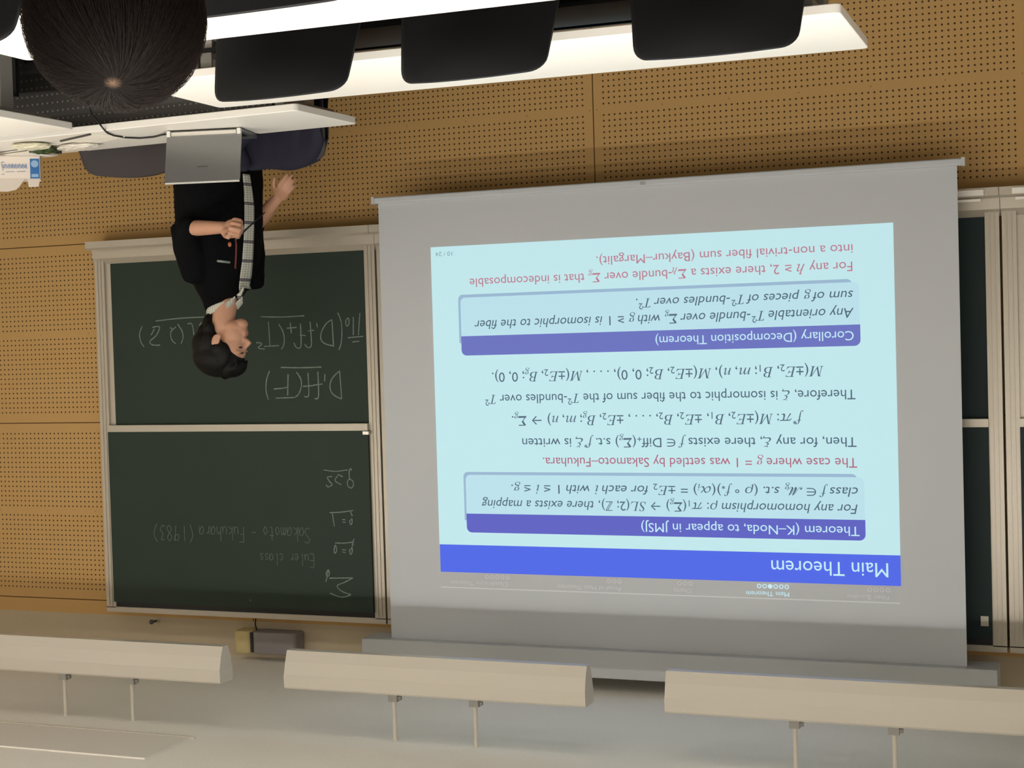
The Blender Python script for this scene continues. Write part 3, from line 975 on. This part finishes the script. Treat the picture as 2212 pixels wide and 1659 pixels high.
lid = lidpart('lid', prism(bmesh.new(), rrect(-.153, .153, .004, .196, .008), 'y', -.004, .002), M['laptop'], lp, .0015)
lidpart('screen', B(-.143, .143, .0022, .003, .020, .186), M['black_plastic'], lid)
lidpart('lid_edge', B(-.150, .150, -.0045, .0035, .196, .2005), M['laptop_edge'], lid)  # light caught by the lid's top edge, painted as a brighter strip
lidpart('lid_mark', B(-.022, .022, -.0046, -.004, .133, .137), M['dark_mark'], lid)
for s in (-1, 1):
    obj('hinge', B(s * .150 - (.014 if s > 0 else -.0), s * .150 + (.0 if s > 0 else .014), -.009, .008, .004, .026), M['laptop_edge'], lp)
obj('hinge_bar', B(-.132, .132, -.006, .004, .010, .024), M['alu_bright'], lp)
tag(obj('power_lead', tube(bmesh.new(), [(3.480, 5.172, .733), (3.535, 5.225, .7250), (3.600, 5.262, .7245), (3.665, 5.262, .7245), (3.705, 5.215, .7245), (3.705, 5.14, .7245), (3.685, 5.075, .7245), (3.672, 5.048, .7238), (3.668, 5.026, .716), (3.680, 5.016, .695), (3.712, 5.014, .655), (3.735, 5.014, .60), (3.74, 5.014, .40), (3.74, 5.014, .01)], .0035, 8), M['cable'], smooth=True),
    'thin black lead from the laptop over the front desk edge', 'cable')

# ---------------------------------------------------------------- clutter on the front desk
def yaw(o, a):
    o.rotation_euler = (0, 0, math.radians(a))
    return o


nb = thing('notebook', 'thin white notebook with a dark spine lying beside the laptop lead', 'notebook', (3.84, 5.185, .7205), math.radians(24))
obj('pages', B(-.12, .12, -.075, .075, 0, .005), M['paper'], nb)
obj('spine', B(-.12, .12, -.080, -.072, 0, .0065), M['book_dark'], nb)


def crumple(name, label, cat, loc, size, m, seed, rz=0):
    bm = bmesh.new()
    bmesh.ops.create_icosphere(bm, subdivisions=4, radius=1)
    r = random.Random(seed)
    w = [(Vector((r.uniform(-1, 1), r.uniform(-1, 1), r.uniform(-1, 1))).normalized(), r.uniform(3, 9), r.uniform(0, 6)) for _ in range(9)]
    for v in bm.verts:
        n = v.co.normalized()
        k = 1 + sum(.055 * abs(math.sin(f * n.dot(d) + p)) for d, f, p in w) - .22
        v.co = Vector((n.x * size[0] * k, n.y * size[1] * k, max(0, (n.z * .62 + .5) * size[2] * k)))
    o = obj(name, bm, m)
    o.location = loc
    yaw(o, rz)
    return tag(o, label, cat)


crumple('plastic_wrap', 'crumpled clear plastic wrapper lying on the front desk by the notebook', 'wrapper', (3.995, 5.30, .7205), (.095, .060, .020), M['wrap_clear'], 5, 15)
crumple('snack_bag', 'crumpled cream snack bag on the front desk, next to the green one', 'bag', (4.135, 5.17, .7205), (.075, .055, .022), M['wrap_cream'], 11, -10)
crumple('snack_bag', 'dark green snack bag lying against the stacked books', 'bag', (4.155, 5.275, .7205), (.055, .036, .026), M['wrap_green'], 21, -20)


def book(name, label, loc, rz, w, d, h, cover):
    t = thing(name, label, 'book', loc, math.radians(rz))
    obj('pages', B(-w / 2 + .003, w / 2 - .002, -d / 2 + .003, d / 2 - .003, .002, h - .002), M['paper'], t)
    bm = B(-w / 2, w / 2, -d / 2, d / 2, 0, .002)
    box(bm, -w / 2, w / 2, -d / 2, d / 2, h - .002, h)
    box(bm, -w / 2, -w / 2 + .003, -d / 2, d / 2, 0, h)
    obj('cover', bm, cover, t)
    return t


book('book', 'dark covered book under the white pad, at the photo edge', (4.33, 5.385, .7205), 12, .26, .16, .011, M['book_dark'])
book('writing_pad', 'white writing pad carrying the torn carton', (4.345, 5.385, .7320), 10, .25, .155, .008, M['paper'])

# torn-open carton
ct = thing('carton', 'torn-open white carton with blue panels on the stack of books', 'carton', (4.385, 5.375, .7405), math.radians(-36))
a0, a1, d0, d1, hh = -.105, .105, -.055, .055, .098
bm = bmesh.new()
for q in ((a0, a1, d0, d0 + .002), (a0, a1, d1 - .002, d1), (a0, a0 + .002, d0, d1), (a1 - .002, a1, d0, d1)):
    box(bm, q[0], q[1], q[2], q[3], 0, hh)
box(bm, a0, a1, d0, d1, 0, .002)
obj('carton_body', bm, M['carton_white'], ct)


def sheet(name, pts, m, parent, th=.0015):
    bm = bmesh.new()
    f = bm.faces.new([bm.verts.new(p) for p in pts])
    r = bmesh.ops.extrude_face_region(bm, geom=[f])
    n = (Vector(pts[1]) - Vector(pts[0])).cross(Vector(pts[2]) - Vector(pts[0])).normalized()
    bmesh.ops.translate(bm, vec=n * th, verts=[g for g in r['geom'] if isinstance(g, bmesh.types.BMVert)])
    return obj(name, bm, m, parent)


e = d0 - .0006
sheet('blue_panel', [(-.102, e, .012), (-.064, e, .012), (-.064, e, hh - .002), (-.102, e, hh - .002)], M['carton_blue'], ct, .0004)
pb = sheet('blue_panel', [(.062, e, .010), (.103, e, .010), (.103, e, hh + .002), (.072, e, hh + .002)], M['carton_blue'], ct, .0004)
cb = bmesh.new()
bmesh.ops.create_circle(cb, cap_ends=True, segments=20, radius=.015, matrix=Matrix.Translation((-.083, e - .0006, .034)) @ Matrix.Rotation(math.pi / 2, 4, 'X'))
obj('round_emblem', cb, M['carton_pale'], ct)
sheet('pale_patch', [(-.097, e - .0005, .077), (-.069, e - .0005, .077), (-.069, e - .0005, .090), (-.097, e - .0005, .090)], M['carton_pale'], ct, .0003)
# blurred brush lettering
rl = random.Random(4)
lt = []
xx = -.050
while xx < .045:
    w_ = rl.uniform(.009, .013)
    lt.append([(xx, .055), (xx + w_ * .2, .034), (xx + w_ * .7, .052), (xx + w_, .036)])
    xx += w_ + .004
lt.append([(.045, .062), (.052, .030), (.040, .028)])
strokes_obj('brand_lettering', lt, e - .0006, .0017, M['carton_ink'], ct)
strokes_obj('brand_lettering', [[(-.045, .066), (-.01, .067)], [(.0, .067), (.035, .068)], [(.040, .078), (.054, .079)]], e - .0006, .0012, M['carton_ink'], ct)
# torn flaps
sheet('flap', [(-.040, d0, hh), (.100, d0, hh), (.100, d0 - .020, hh + .054), (.030, d0 - .020, hh + .056), (-.006, d0 - .018, hh + .048), (-.022, d0 - .01, hh + .030)], M['carton_white'], ct)
sheet('flap', [(-.103, d0, hh), (-.052, d0, hh), (-.056, d0 - .010, hh + .036), (-.096, d0 - .008, hh + .034)], M['carton_white'], ct)
sheet('flap', [(a1, d0, hh), (a1, d1, hh), (a1 - .012, d1 - .01, hh + .035), (a1 - .010, d0 + .01, hh + .030)], M['carton_white'], ct)
# ---------------------------------------------------------------- people
def add_head(bm, O, F, U, k=1.0, kx=1.0):
    """head shapes around O (ear level centre); F forward, U up"""
    F = F.normalized()
    L = U.cross(F).normalized()
    U = F.cross(L).normalized()
    R = Matrix((F, L, U)).transposed()

    def P(x, y, z):
        return O + (F * x * kx + L * y + U * z) * k

    def E(c, r, tilt=0):
        rot = R @ Matrix.Rotation(tilt, 3, 'Y')
        ball(bm, P(*c), (r[0] * k * kx, r[1] * k, r[2] * k), rot, 24, 16)
    E((-.012, 0, .042), (.098, .076, .088))          # skull
    E((.026, 0, .022), (.066, .065, .085))           # forehead and face
    E((.034, 0, -.036), (.055, .057, .064))          # cheeks
    E((.028, 0, -.070), (.058, .051, .036), .12)     # jaw
    E((.066, 0, -.090), (.028, .032, .024))          # chin
    E((.070, 0, -.060), (.024, .034, .026))          # mouth mound
    for s in (-1, 1):
        E((.074, s * .026, .034), (.015, .032, .013))    # brow
        E((.092, s * .010, -.020), (.011, .0085, .008))  # nostril wing
        E((-.006, s * .079, -.008), (.019, .009, .032), -.2)   # ear
        E((.006, s * .077, -.030), (.010, .007, .012))
    tube(bm, [P(.080, 0, .030), P(.093, 0, .010), P(.108, 0, -.010), P(.094, 0, -.021)], [.007 * k, .0085 * k, .0105 * k, .009 * k], 12)
    E((.090, 0, -.018), (.013, .013, .011))
    E((.0885, 0, -.047), (.010, .023, .0065))        # lips
    E((.0870, 0, -.060), (.010, .020, .0068))
    return P, R


def hand(bm, W, X, Yd, curl, thumb, k=1.0):
    """W wrist; X along the hand; Yd across towards the thumb; curl 0 open .. 1 fist"""
    X = X.normalized()
    Yd = (Yd - X * Yd.dot(X)).normalized()
    N = X.cross(Yd)                                  # back of the hand side is +N

    def P(x, y, z):
        return W + (X * x + Yd * y + N * z) * k
    R = Matrix((X, Yd, N)).transposed()
    ball(bm, P(.045, 0, 0), (.052 * k, .039 * k, .0155 * k), R, 18, 10)
    ball(bm, P(.028, .018, -.006), (.032 * k, .020 * k, .016 * k), R, 14, 8)
    for i, (y, l) in enumerate(((.029, .070), (.010, .079), (-.010, .074), (-.028, .058))):
        p = P(.084 - abs(y - .008) * .25, y, .002)
        pts = [P(.05, y * .8, 0), p]
        a = 0.0
        d = .30 if i != 3 else .42
        for seg, f in ((.46, .9), (.31, 1.15), (.23, .8)):
            a += curl * 1.25 * f + (.08 + .05 * i)
            spread = (y * 3.0) * (1 - curl)
            p = p + (X * math.cos(a) + Yd * spread * .5 - N * math.sin(a)) * l * seg * k
            pts.append(p)
        tube(bm, pts, [.0095 * k, .0095 * k, .0088 * k, .0080 * k, .0068 * k], 10)
    t0 = P(.022, .030, -.004)
    if thumb == 'out':
        tp = [P(.010, .012, 0), t0, P(.050, .058, -.008), P(.074, .070, -.014)]
    else:
        tp = [P(.010, .012, 0), t0, P(.055, .040, -.026), P(.078, .022, -.036)]
    tube(bm, tp, [.013 * k, .0125 * k, .0105 * k, .0085 * k], 10)


# -------- the standing speaker
sp = thing('person', 'standing person in a black jacket over a plaid shirt, pen in hand, before the chalkboard', 'person', (3.69, 5.88, 0))
SO = V(-3.69, -5.88, 0)
f = V(-.98, -.24, 0).normalized()
l = V(.24, -.98, 0).normalized()
up = V(0, 0, 1)
T = V(3.690, 5.885, 0)


def tp_(z, df=0.0, dl=0.0):
    return T + f * df + l * dl + up * z


HO = V(3.677, 5.858, 1.560)
HF = (V(-.93, .367, 0) * .97 + V(-.368, -.93, 0) * .24 + up * .10).normalized()
body = bmesh.new()
P, HR = add_head(body, HO, HF, V(.10, -.03, 1), 1.0, 1.10)
tube(body, [P(-.008, 0, -.040), P(-.014, 0, -.095), tp_(1.385, .014), tp_(1.32, -.002)], [.050, .050, .052, .058], 18)
loft(body, [(tp_(z, 0), l * a, f * b) for z, a, b in ((.86, .150, .095), (.95, .160, .105), (1.05, .150, .10), (1.18, .160, .095), (1.26, .140, .085), (1.31, .095, .065), (1.35, .056, .052), (1.37, .052, .050))], 20)
nS, nE, nW = tp_(1.245, -.005, .165), V(3.712, 5.625, 1.065), V(3.497, 5.594, 1.075)
fS, fE, fW = tp_(1.270, .0, -.165), V(3.640, 6.050, 1.050), V(3.457, 5.985, .925)
tube(body, [tp_(1.25, 0, .09), nS, nS.lerp(nE, .5), nE, nE.lerp(nW, .35), nE.lerp(nW, .8), nW], [.055, .056, .046, .037, .034, .028, .0255], 16)
tube(body, [tp_(1.25, 0, -.09), fS, fS.lerp(fE, .5), fE, fE.lerp(fW, .4), fE.lerp(fW, .85), fW], [.055, .056, .048, .040, .036, .027, .024], 16)
hand(body, nW, (V(3.36, 5.575, 1.095) - nW), V(.1, -.25, 1), .80, 'in', 1.12)
hand(body, fW, V(-.104, -.067, -.073), V(.55, -.25, -.60), .16, 'out', .92)
for s in (-1, 1):
    tube(body, [tp_(.90, 0, s * .085), tp_(.50, .02, s * .095), tp_(.10, -.01, s * .10)], [.082, .058, .040], 16)
    tube(body, [tp_(.07, -.04, s * .10), tp_(.035, .05, s * .105), tp_(.03, .13, s * .11)], [.040, .036, .026], 12)
bodyo = fuse('body', body, .0042, M['skin'], None, 6, .5)
bodyo.location = SO
bodyo.parent = sp


def sp_obj(name, bm, m, **kw):
    o = obj(name, bm, m, None, **kw)
    o.location = SO
    o.parent = sp
    return o


# eyes, brows, lips
for s in (-1, 1):
    bm = ball(bmesh.new(), P(.0820, s * .030, .013), (.008, .0125, .0042), HR, 12, 8)
    sp_obj('eye', bm, M['eye'], smooth=True)
    bm = tube(bmesh.new(), [P(.0885, s * .012, .034), P(.0890, s * .020, .037), P(.0875, s * .029, .0385), P(.0835, s * .038, .0375), P(.0775, s * .047, .034)], [.0018, .0026, .0028, .0024, .0014], 8)
    sp_obj('eyebrow', bm, M['hair'], smooth=True)
bm = ball(bmesh.new(), P(.0915, 0, -.0475), (.0085, .019, .0042), HR, 12, 8)
ball(bm, P(.0900, 0, -.0590), (.0085, .017, .0050), HR, 12, 8)
sp_obj('lips', bm, M['lip'], smooth=True)

# hair: full dark head of hair with a fringe and sideburns
hb = bmesh.new()


def HE(c, r, tilt=0):
    ball(hb, P(*c), r, HR @ Matrix.Rotation(tilt, 3, 'Y'), 24, 16)


HE((-.022, 0, .062), (.118, .093, .092))
HE((-.056, 0, .012), (.088, .088, .080))
HE((-.078, 0, -.035), (.040, .062, .052))
HE((-.066, 0, -.080), (.032, .052, .050))
HE((.045, 0, .108), (.060, .066, .040), .35)
for s in (-1, 1):
    HE((.022, s * .066, .050), (.036, .024, .056))
    HE((.012, s * .074, .012), (.011, .010, .030))
    HE((-.045, s * .066, .005), (.035, .024, .050))
    HE((-.002, s * .080, .024), (.026, .014, .022))
    HE((-.048, s * .054, -.050), (.026, .020, .040))
rr = random.Random(9)
for i in range(26):                               # separate locks in the fringe and crown
    a = rr.uniform(-1, 1)
    p0 = P(.01, a * .05, .155 - .03 * a * a)
    p1 = P(.075, a * .058, .125 - .03 * a * a)
    p2 = P(.098 - .03 * a * a, a * .064, .080 + rr.uniform(-.012, .008))
    tube(hb, [p0, p1, p2], [.007, .007, .003], 8)
hairo = fuse('hair', hb, .0045, M['hair'], None, 2, .4)
hairo.location = SO
hairo.parent = sp

# black jacket with sleeves to the elbow, worn open
jb = bmesh.new()
loft(jb, [(tp_(z, .006, .014), l * a, f * b) for z, a, b in ((.700, .226, .160), (.76, .228, .162), (.90, .222, .160), (1.03, .218, .158))] + [(tp_(z, df, .012), l * a, f * b) for z, df, a, b in (
    (1.13, .005, .208, .148),
    (1.20, 0, .196, .140), (1.255, 0, .168, .126), (1.305, .004, .134, .112), (1.345, 0, .104, .094))] + [(tp_(1.372, -.016), l * .088, f * .074 - up * .010), (tp_(1.400, -.022), l * .072, f * .066 - up * .016), (tp_(1.414, -.024), l * .064, f * .060 - up * .020)], 28)
nEs = nE.lerp(nW, .12)
fEs = fE.lerp(fW, .10)
tube(jb, [tp_(1.255, -.005, .07), nS - up * .006, nS.lerp(nE, .5), nE + V(.010, .01, 0), nEs + V(.004, 0, 0)], [.070, .068, .066, .058, .050], 18)
tube(jb, [tp_(1.262, -.005, -.08), fS + up * .002, fS.lerp(fE, .5), fE, fEs], [.070, .072, .066, .056, .050], 18)
jk = fuse('jacket', jb, .008, M['jacket_black'], None, 3, .5)
cl = bpy.data.textures.new('creases', 'CLOUDS')
cl.noise_scale = .07
dm = jk.modifiers.new('creases', 'DISPLACE')
dm.texture = cl
dm.strength = .010
dm.texture_coords = 'LOCAL'
# trousers and shoes
tb_ = bmesh.new()
loft(tb_, [(tp_(z, 0), l * a, f * b) for z, a, b in ((.84, .160, .112), (.93, .165, .116), (1.00, .155, .110))], 20)
for s in (-1, 1):
    tube(tb_, [tp_(.90, 0, s * .085), tp_(.50, .015, s * .098), tp_(.08, -.01, s * .10)], [.096, .078, .066], 18, balls=False)
tr = fuse('trousers', tb_, .008, M['trousers'], None, 2, .5)
for s in (-1, 1):
    sh = loft(bmesh.new(), [(tp_(.048, df, s * .105), l * a, up * b) for df, a, b in ((-.11, .020, .020), (-.09, .038, .046), (0, .045, .048), (.10, .050, .042), (.16, .040, .034), (.19, .015, .018))], 16)
    sp_obj('shoe', sh, M['shoe'], smooth=True)

# plaid shirt front and collar
pm = mat('plaid_cloth', (206, 206, 194), 0.85, spec=0.2)
k = NT(pm)
u_, v_, _, _ = k.xyz('UV')
band = k.m('LESS_THAN', k.m('FLOORED_MODULO', v_, 0.083), 0.014)
fine = k.m('MAXIMUM', k.m('LESS_THAN', k.m('FLOORED_MODULO', v_, 0.0104), 0.0022), k.m('LESS_THAN', k.m('FLOORED_MODULO', u_, 0.0104), 0.0022))
c_ = k.mix(k.m('MULTIPLY', fine, .55), lin(212, 212, 200), lin(96, 98, 100))
c_ = k.mix(k.m('MULTIPLY', band, .80), c_, lin(70, 58, 78))
pm.node_tree.links.new(c_, pm.node_tree.nodes['Principled BSDF'].inputs['Base Color'])
dg = bpy.context.evaluated_depsgraph_get()
bvh = BVHTree.FromPolygons([v.co.copy() for v in jk.data.vertices], [tuple(p.vertices) for p in jk.data.polygons])
view = V(.45, .89, 0).normalized()
side = V(.89, -.45, 0)


def on_jacket(p, lift):
    q = bvh.ray_cast(p - view * 1.0, view, 3.0)
    return (q[0] if q[0] else p) - view * lift


def strip(name, path, m, lift, nw=6, uv=True):
    """band of cloth following the jacket front; path: (centre point, half width)"""
    bm = bmesh.new()
    uvl = bm.loops.layers.uv.new('UVMap')
    rows = []
    n = len(path)
    acc = 0
    dist = []
    for i in range(n):
        if i:
            acc += (path[i][0] - path[i - 1][0]).length
        dist.append(acc)
        c, hw = path[i]
        rows.append([bm.verts.new(on_jacket(c + side * (hw * (2 * q / nw - 1)), lift)) for q in range(nw + 1)])
    for i in range(n - 1):
        for q in range(nw):
            fc = bm.faces.new((rows[i][q], rows[i][q + 1], rows[i + 1][q + 1], rows[i + 1][q]))
            for lp_, (a, b) in zip(fc.loops, ((i, q), (i, q + 1), (i + 1, q + 1), (i + 1, q))):
                lp_[uvl].uv = (path[a][1] * (2 * b / nw - 1) + .1, dist[a])
    o = sp_obj(name, bm, m, smooth=True)
    s_ = o.modifiers.new('s', 'SOLIDIFY')
    s_.thickness = .004
    return o


PL = DATA['placket']
path = []
for i in range(len(PL) - 1):
    for q in range(8):
        t_ = q / 8
        a_, b_ = PL[i], PL[i + 1]
        path.append((V(*a_[:3]).lerp(V(*b_[:3]), t_), a_[3] * (1 - t_) + b_[3] * t_))
path.append((V(*PL[-1][:3]), PL[-1][3]))
strip('shirt_front', path, pm, .008)
for o_ in (jk, tr):
    o_.location = SO
    o_.parent = sp
cb = bmesh.new()
uvl = cb.loops.layers.uv.new('UVMap')
rows = []
for i in range(33):
    a = 2 * math.pi * i / 32
    fr = math.cos(a)                               # 1 at the throat
    ca, sa = math.cos(a), math.sin(a)
    base_c = tp_(1.396 - .024 * fr, -.012)
    top_c = tp_(1.428 - .028 * fr, -.014)
    row = []
    for q in range(4):
        t_ = q / 3
        c = base_c.lerp(top_c, t_)
        rad_f, rad_l = .073 - .006 * t_, .070 - .006 * t_
        row.append(cb.verts.new(c + f * ca * rad_f + l * sa * rad_l))
    rows.append(row)
for i in range(32):
    if i in (0, 31):
        continue                                   # open at the throat
    for q in range(3):
        fc = cb.faces.new((rows[i][q], rows[i + 1][q], rows[i + 1][q + 1], rows[i][q + 1]))
        for lp_, (a, b) in zip(fc.loops, ((i, q), (i + 1, q), (i + 1, q + 1), (i, q + 1))):
            lp_[uvl].uv = (a * .013, b * .014 + .02)
co = sp_obj('shirt_collar', cb, pm, smooth=True)
s_ = co.modifiers.new('s', 'SOLIDIFY')
s_.thickness = .004
for side_s in (-1, 1):                             # collar points folded over the jacket
    bm = bmesh.new()
    uvl = bm.loops.layers.uv.new('UVMap')
    pts = [tp_(1.412, .046, side_s * .034), tp_(1.388, .060, side_s * .006), tp_(1.356, .090, side_s * .022), tp_(1.384, .062, side_s * .050)]
    fc = bm.faces.new([bm.verts.new(p) for p in pts])
    for lp_, uv in zip(fc.loops, ((.02, .02), (.05, .02), (.05, .07), (.02, .07))):
        lp_[uvl].uv = uv
    o = sp_obj('collar_point', bm, pm)
    s_ = o.modifiers.new('s', 'SOLIDIFY')
    s_.thickness = .005
# lanyard, its toggle and the clip of the badge
LA = [on_jacket(V(*p), .006) for p in DATA['lanyard']]
sp_obj('lanyard', tube(bmesh.new(), LA, .0042, 8), M['lanyard'], smooth=True)
bg = on_jacket(V(*DATA['toggle']), .012)
sp_obj('toggle', ball(bmesh.new(), bg, (.008, .008, .011)), M['orange'], smooth=True)
b0, b1 = (on_jacket(V(*p), .006) for p in DATA['badge'])
sp_obj('badge_clip', tube(bmesh.new(), [b0, b1], .0055, 8), M['badge'], smooth=True)
tag(obj('pen', tube(bmesh.new(), [V(*p) for p in DATA['pen']], [.0032, .0042, .0042, .0022], 10), M['pen'], smooth=True),
    'slim dark pen held in the fist of the standing person', 'pen')

# -------- the seated person in front, seen from behind
FO = V(1.010, 1.415, 1.178)
FF = V(.42, .90, -.10).normalized()
vw = thing('person', 'seated person with smooth dark hair seen from behind, head only in view', 'person', (.92, 1.24, 0))
VO = V(-.92, -1.24, 0)
fx = V(.53, .85, 0).normalized()
lx = V(-.85, .53, 0).normalized()
fb = bmesh.new()
P2, R2 = add_head(fb, FO, FF, up, 1.0)


def q_(z, df=0., dl=0.):
    return V(.905, 1.235, 0) + fx * df + lx * dl + up * z


tube(fb, [P2(-.022, 0, -.04), P2(-.035, 0, -.11), q_(1.02, .03), q_(.95, .01)], [.055, .056, .058, .08], 16)
loft(fb, [(q_(z, d), lx * a, fx * b) for z, d, a, b in ((.47, -.02, .165, .13), (.55, -.03, .165, .12), (.68, -.02, .150, .11), (.83, 0, .17, .11), (.92, .01, .175, .10), (.965, .015, .12, .075), (1.0, .02, .06, .055))], 20)
for s in (-1, 1):
    sh_, el, wr = q_(.93, .01, s * .185), q_(.66, .06, s * .23), q_(.585, .30, s * .14)
    tube(fb, [q_(.92, .01, s * .1), sh_, sh_.lerp(el, .5), el, el.lerp(wr, .5), wr], [.055, .056, .046, .039, .035, .026], 14)
    hand(fb, wr, fx * 1.0 + up * -.25, lx * -s, .35, 'in', 1.0)
    kn, an = q_(.50, .42, s * .12), q_(.10, .40, s * .12)
    tube(fb, [q_(.53, .0, s * .095), kn, an], [.085, .062, .042], 16)
    tube(fb, [q_(.07, .37, s * .12), q_(.035, .46, s * .125), q_(.03, .53, s * .13)], [.040, .036, .026], 12)
fbo = fuse('body', fb, .006, M['skin'], None, 3, .45)
fbo.location = VO
fbo.parent = vw


def vw_fuse(name, bm, vx, m):
    o = fuse(name, bm, vx, m, None, 3, .5)
    o.location = VO
    o.parent = vw
    return o


sb = bmesh.new()
loft(sb, [(q_(z, d), lx * a, fx * b) for z, d, a, b in ((.465, -.02, .185, .15), (.55, -.03, .185, .14), (.68, -.02, .172, .13), (.83, 0, .190, .128), (.92, .01, .190, .115), (.965, .012, .135, .092), (1.0, .018, .080, .072), (1.012, .02, .066, .064))], 22)
for s in (-1, 1):
    sh_, el, wr = q_(.93, .01, s * .185), q_(.66, .06, s * .23), q_(.585, .30, s * .14)
    tube(sb, [q_(.92, .01, s * .1), sh_, sh_.lerp(el, .5), el, el.lerp(wr, .5), el.lerp(wr, .9)], [.068, .070, .060, .054, .046, .036], 14)
vw_fuse('shirt', sb, .009, M['shirt_dark'])
lb_ = bmesh.new()
for s in (-1, 1):
    kn, an = q_(.50, .42, s * .12), q_(.10, .40, s * .12)
    tube(lb_, [q_(.53, -.04, s * .095), q_(.525, .1, s * .10), kn, kn.lerp(an, .5), an], [.10, .10, .078, .066, .058], 16)
vw_fuse('trousers', lb_, .009, M['trousers'])
for s in (-1, 1):
    sh = loft(bmesh.new(), [(q_(.046, .40 + df, s * .125), lx * a, up * b) for df, a, b in ((-.11, .020, .020), (-.09, .038, .044), (0, .045, .046), (.10, .050, .040), (.15, .040, .032), (.18, .015, .018))], 16)
    o = obj('shoe', sh, M['shoe'], None, smooth=True)
    o.location = VO
    o.parent = vw
for s in (-1, 1):
    o = obj('eye', ball(bmesh.new(), P2(.085, s * .031, .008), (.009, .012, .0065), R2, 12, 8), M['eye'], smooth=True)
    o.location = VO
    o.parent = vw

# hair: under-layer plus combed strands that turn around the crown
HC = P2(-.016, 0, .041)                            # centre of the hair mass
HRAD = V(.110, .0945, .0985)
WH = (FF * -.64 + up * .80 + V(-.85, .53, 0) * .07).normalized()           # crown whorl
whp = WH


def skull(d, lift=0.0):
    """point of the hair surface in direction d"""
    lo_ = V(d.dot(R2.col[0]), d.dot(R2.col[1]), d.dot(R2.col[2]))
    s_ = 1 / math.sqrt((lo_.x / HRAD.x) ** 2 + (lo_.y / HRAD.y) ** 2 + (lo_.z / HRAD.z) ** 2)
    return HC + d * (s_ + lift)


hm = mat('combed_hair', (36, 29, 26), 0.6, spec=0.12)
sm = mat('scalp', (22, 18, 16), 0.9, spec=0.08)
k = NT(sm)
tcg = sm.node_tree.nodes.new('ShaderNodeNewGeometry')
vd = sm.node_tree.nodes.new('ShaderNodeVectorMath')
vd.operation = 'DISTANCE'
sm.node_tree.links.new(tcg.outputs['Position'], vd.inputs[0])
vd.inputs[1].default_value = skull(WH, -.004)
fac = k.m('SMOOTH_MIN', k.m('MAXIMUM', k.m('SUBTRACT', 1.0, k.m('MULTIPLY', vd.outputs['Value'], 95.0)), 0.0), 1.0, 0.1)
sm.node_tree.links.new(k.mix(fac, lin(22, 18, 16), lin(96, 78, 64)), sm.node_tree.nodes['Principled BSDF'].inputs['Base Color'])
cap = bmesh.new()
ball(cap, HC, tuple(v - .004 for v in HRAD), R2, 40, 28)
ball(cap, P2(-.062, 0, -.030), (.050, .070, .070), R2, 24, 16)
for s in (-1, 1):
    ball(cap, P2(.0, s * .070, .0), (.040, .016, .045), R2, 16, 12)
cut = [v for v in cap.verts if (v.co - FO).dot(R2.col[0]) > .078 and (v.co - FO).dot(R2.col[2]) < .060]
bmesh.ops.delete(cap, geom=cut, context='VERTS')
o = obj('hair_base', cap, sm, None, smooth=True)
o.location = VO
o.parent = vw
st = bmesh.new()
rs = random.Random(12)
ax1 = WH.orthogonal().normalized()
ax2 = WH.cross(ax1)
N_ST = 9000
for i in range(N_ST):
    th0 = 2.35 * math.sqrt((i + .5) / N_ST) ** 1.15 + .012
    ph = i * 2.399963 + rs.uniform(-.1, .1)
    length = rs.uniform(.055, .085)
    lift = rs.uniform(-.002, .0035)
    wob = rs.uniform(-.10, .10)
    ring_prev = None
    n_s = 6
    w = rs.uniform(.00016, .00032)
    for s in range(n_s + 1):
        t_ = s / n_s
        th = th0 + t_ * length / .097
        if th > 2.6:
            break
        pp = ph + .55 * math.exp(-th0 * 2.2) * t_ + wob * t_
        d = (WH * math.cos(th) + (ax1 * math.cos(pp) + ax2 * math.sin(pp)) * math.sin(th)).normalized()
        loc_f, loc_u = d.dot(R2.col[0]), d.dot(R2.col[2])
        if loc_f > .74 and loc_u < .50:
            break                                   # keep the face clear
        p = skull(d, lift * min(1, t_ * 3) + .0022 * math.sin(math.pi * t_) - .002)
        if loc_u < -.25:
            p = p + up * -.01 * (-.25 - loc_u)
        tdir = (d.cross(WH)).normalized()
        ww = w * (1 - .6 * t_)
        ring = [st.verts.new(p + tdir * ww), st.verts.new(p - tdir * ww), st.verts.new(p + d * ww * 1.2)]
        if ring_prev:
            for a, b in ((0, 1), (1, 2), (2, 0)):
                st.faces.new((ring_prev[a], ring_prev[b], ring[b], ring[a]))
        ring_prev = ring
loose = [v for v in st.verts if not v.link_faces]
bmesh.ops.delete(st, geom=loose, context='VERTS')
o = obj('hair', st, hm, None, smooth=True)
o.location = VO
o.parent = vw
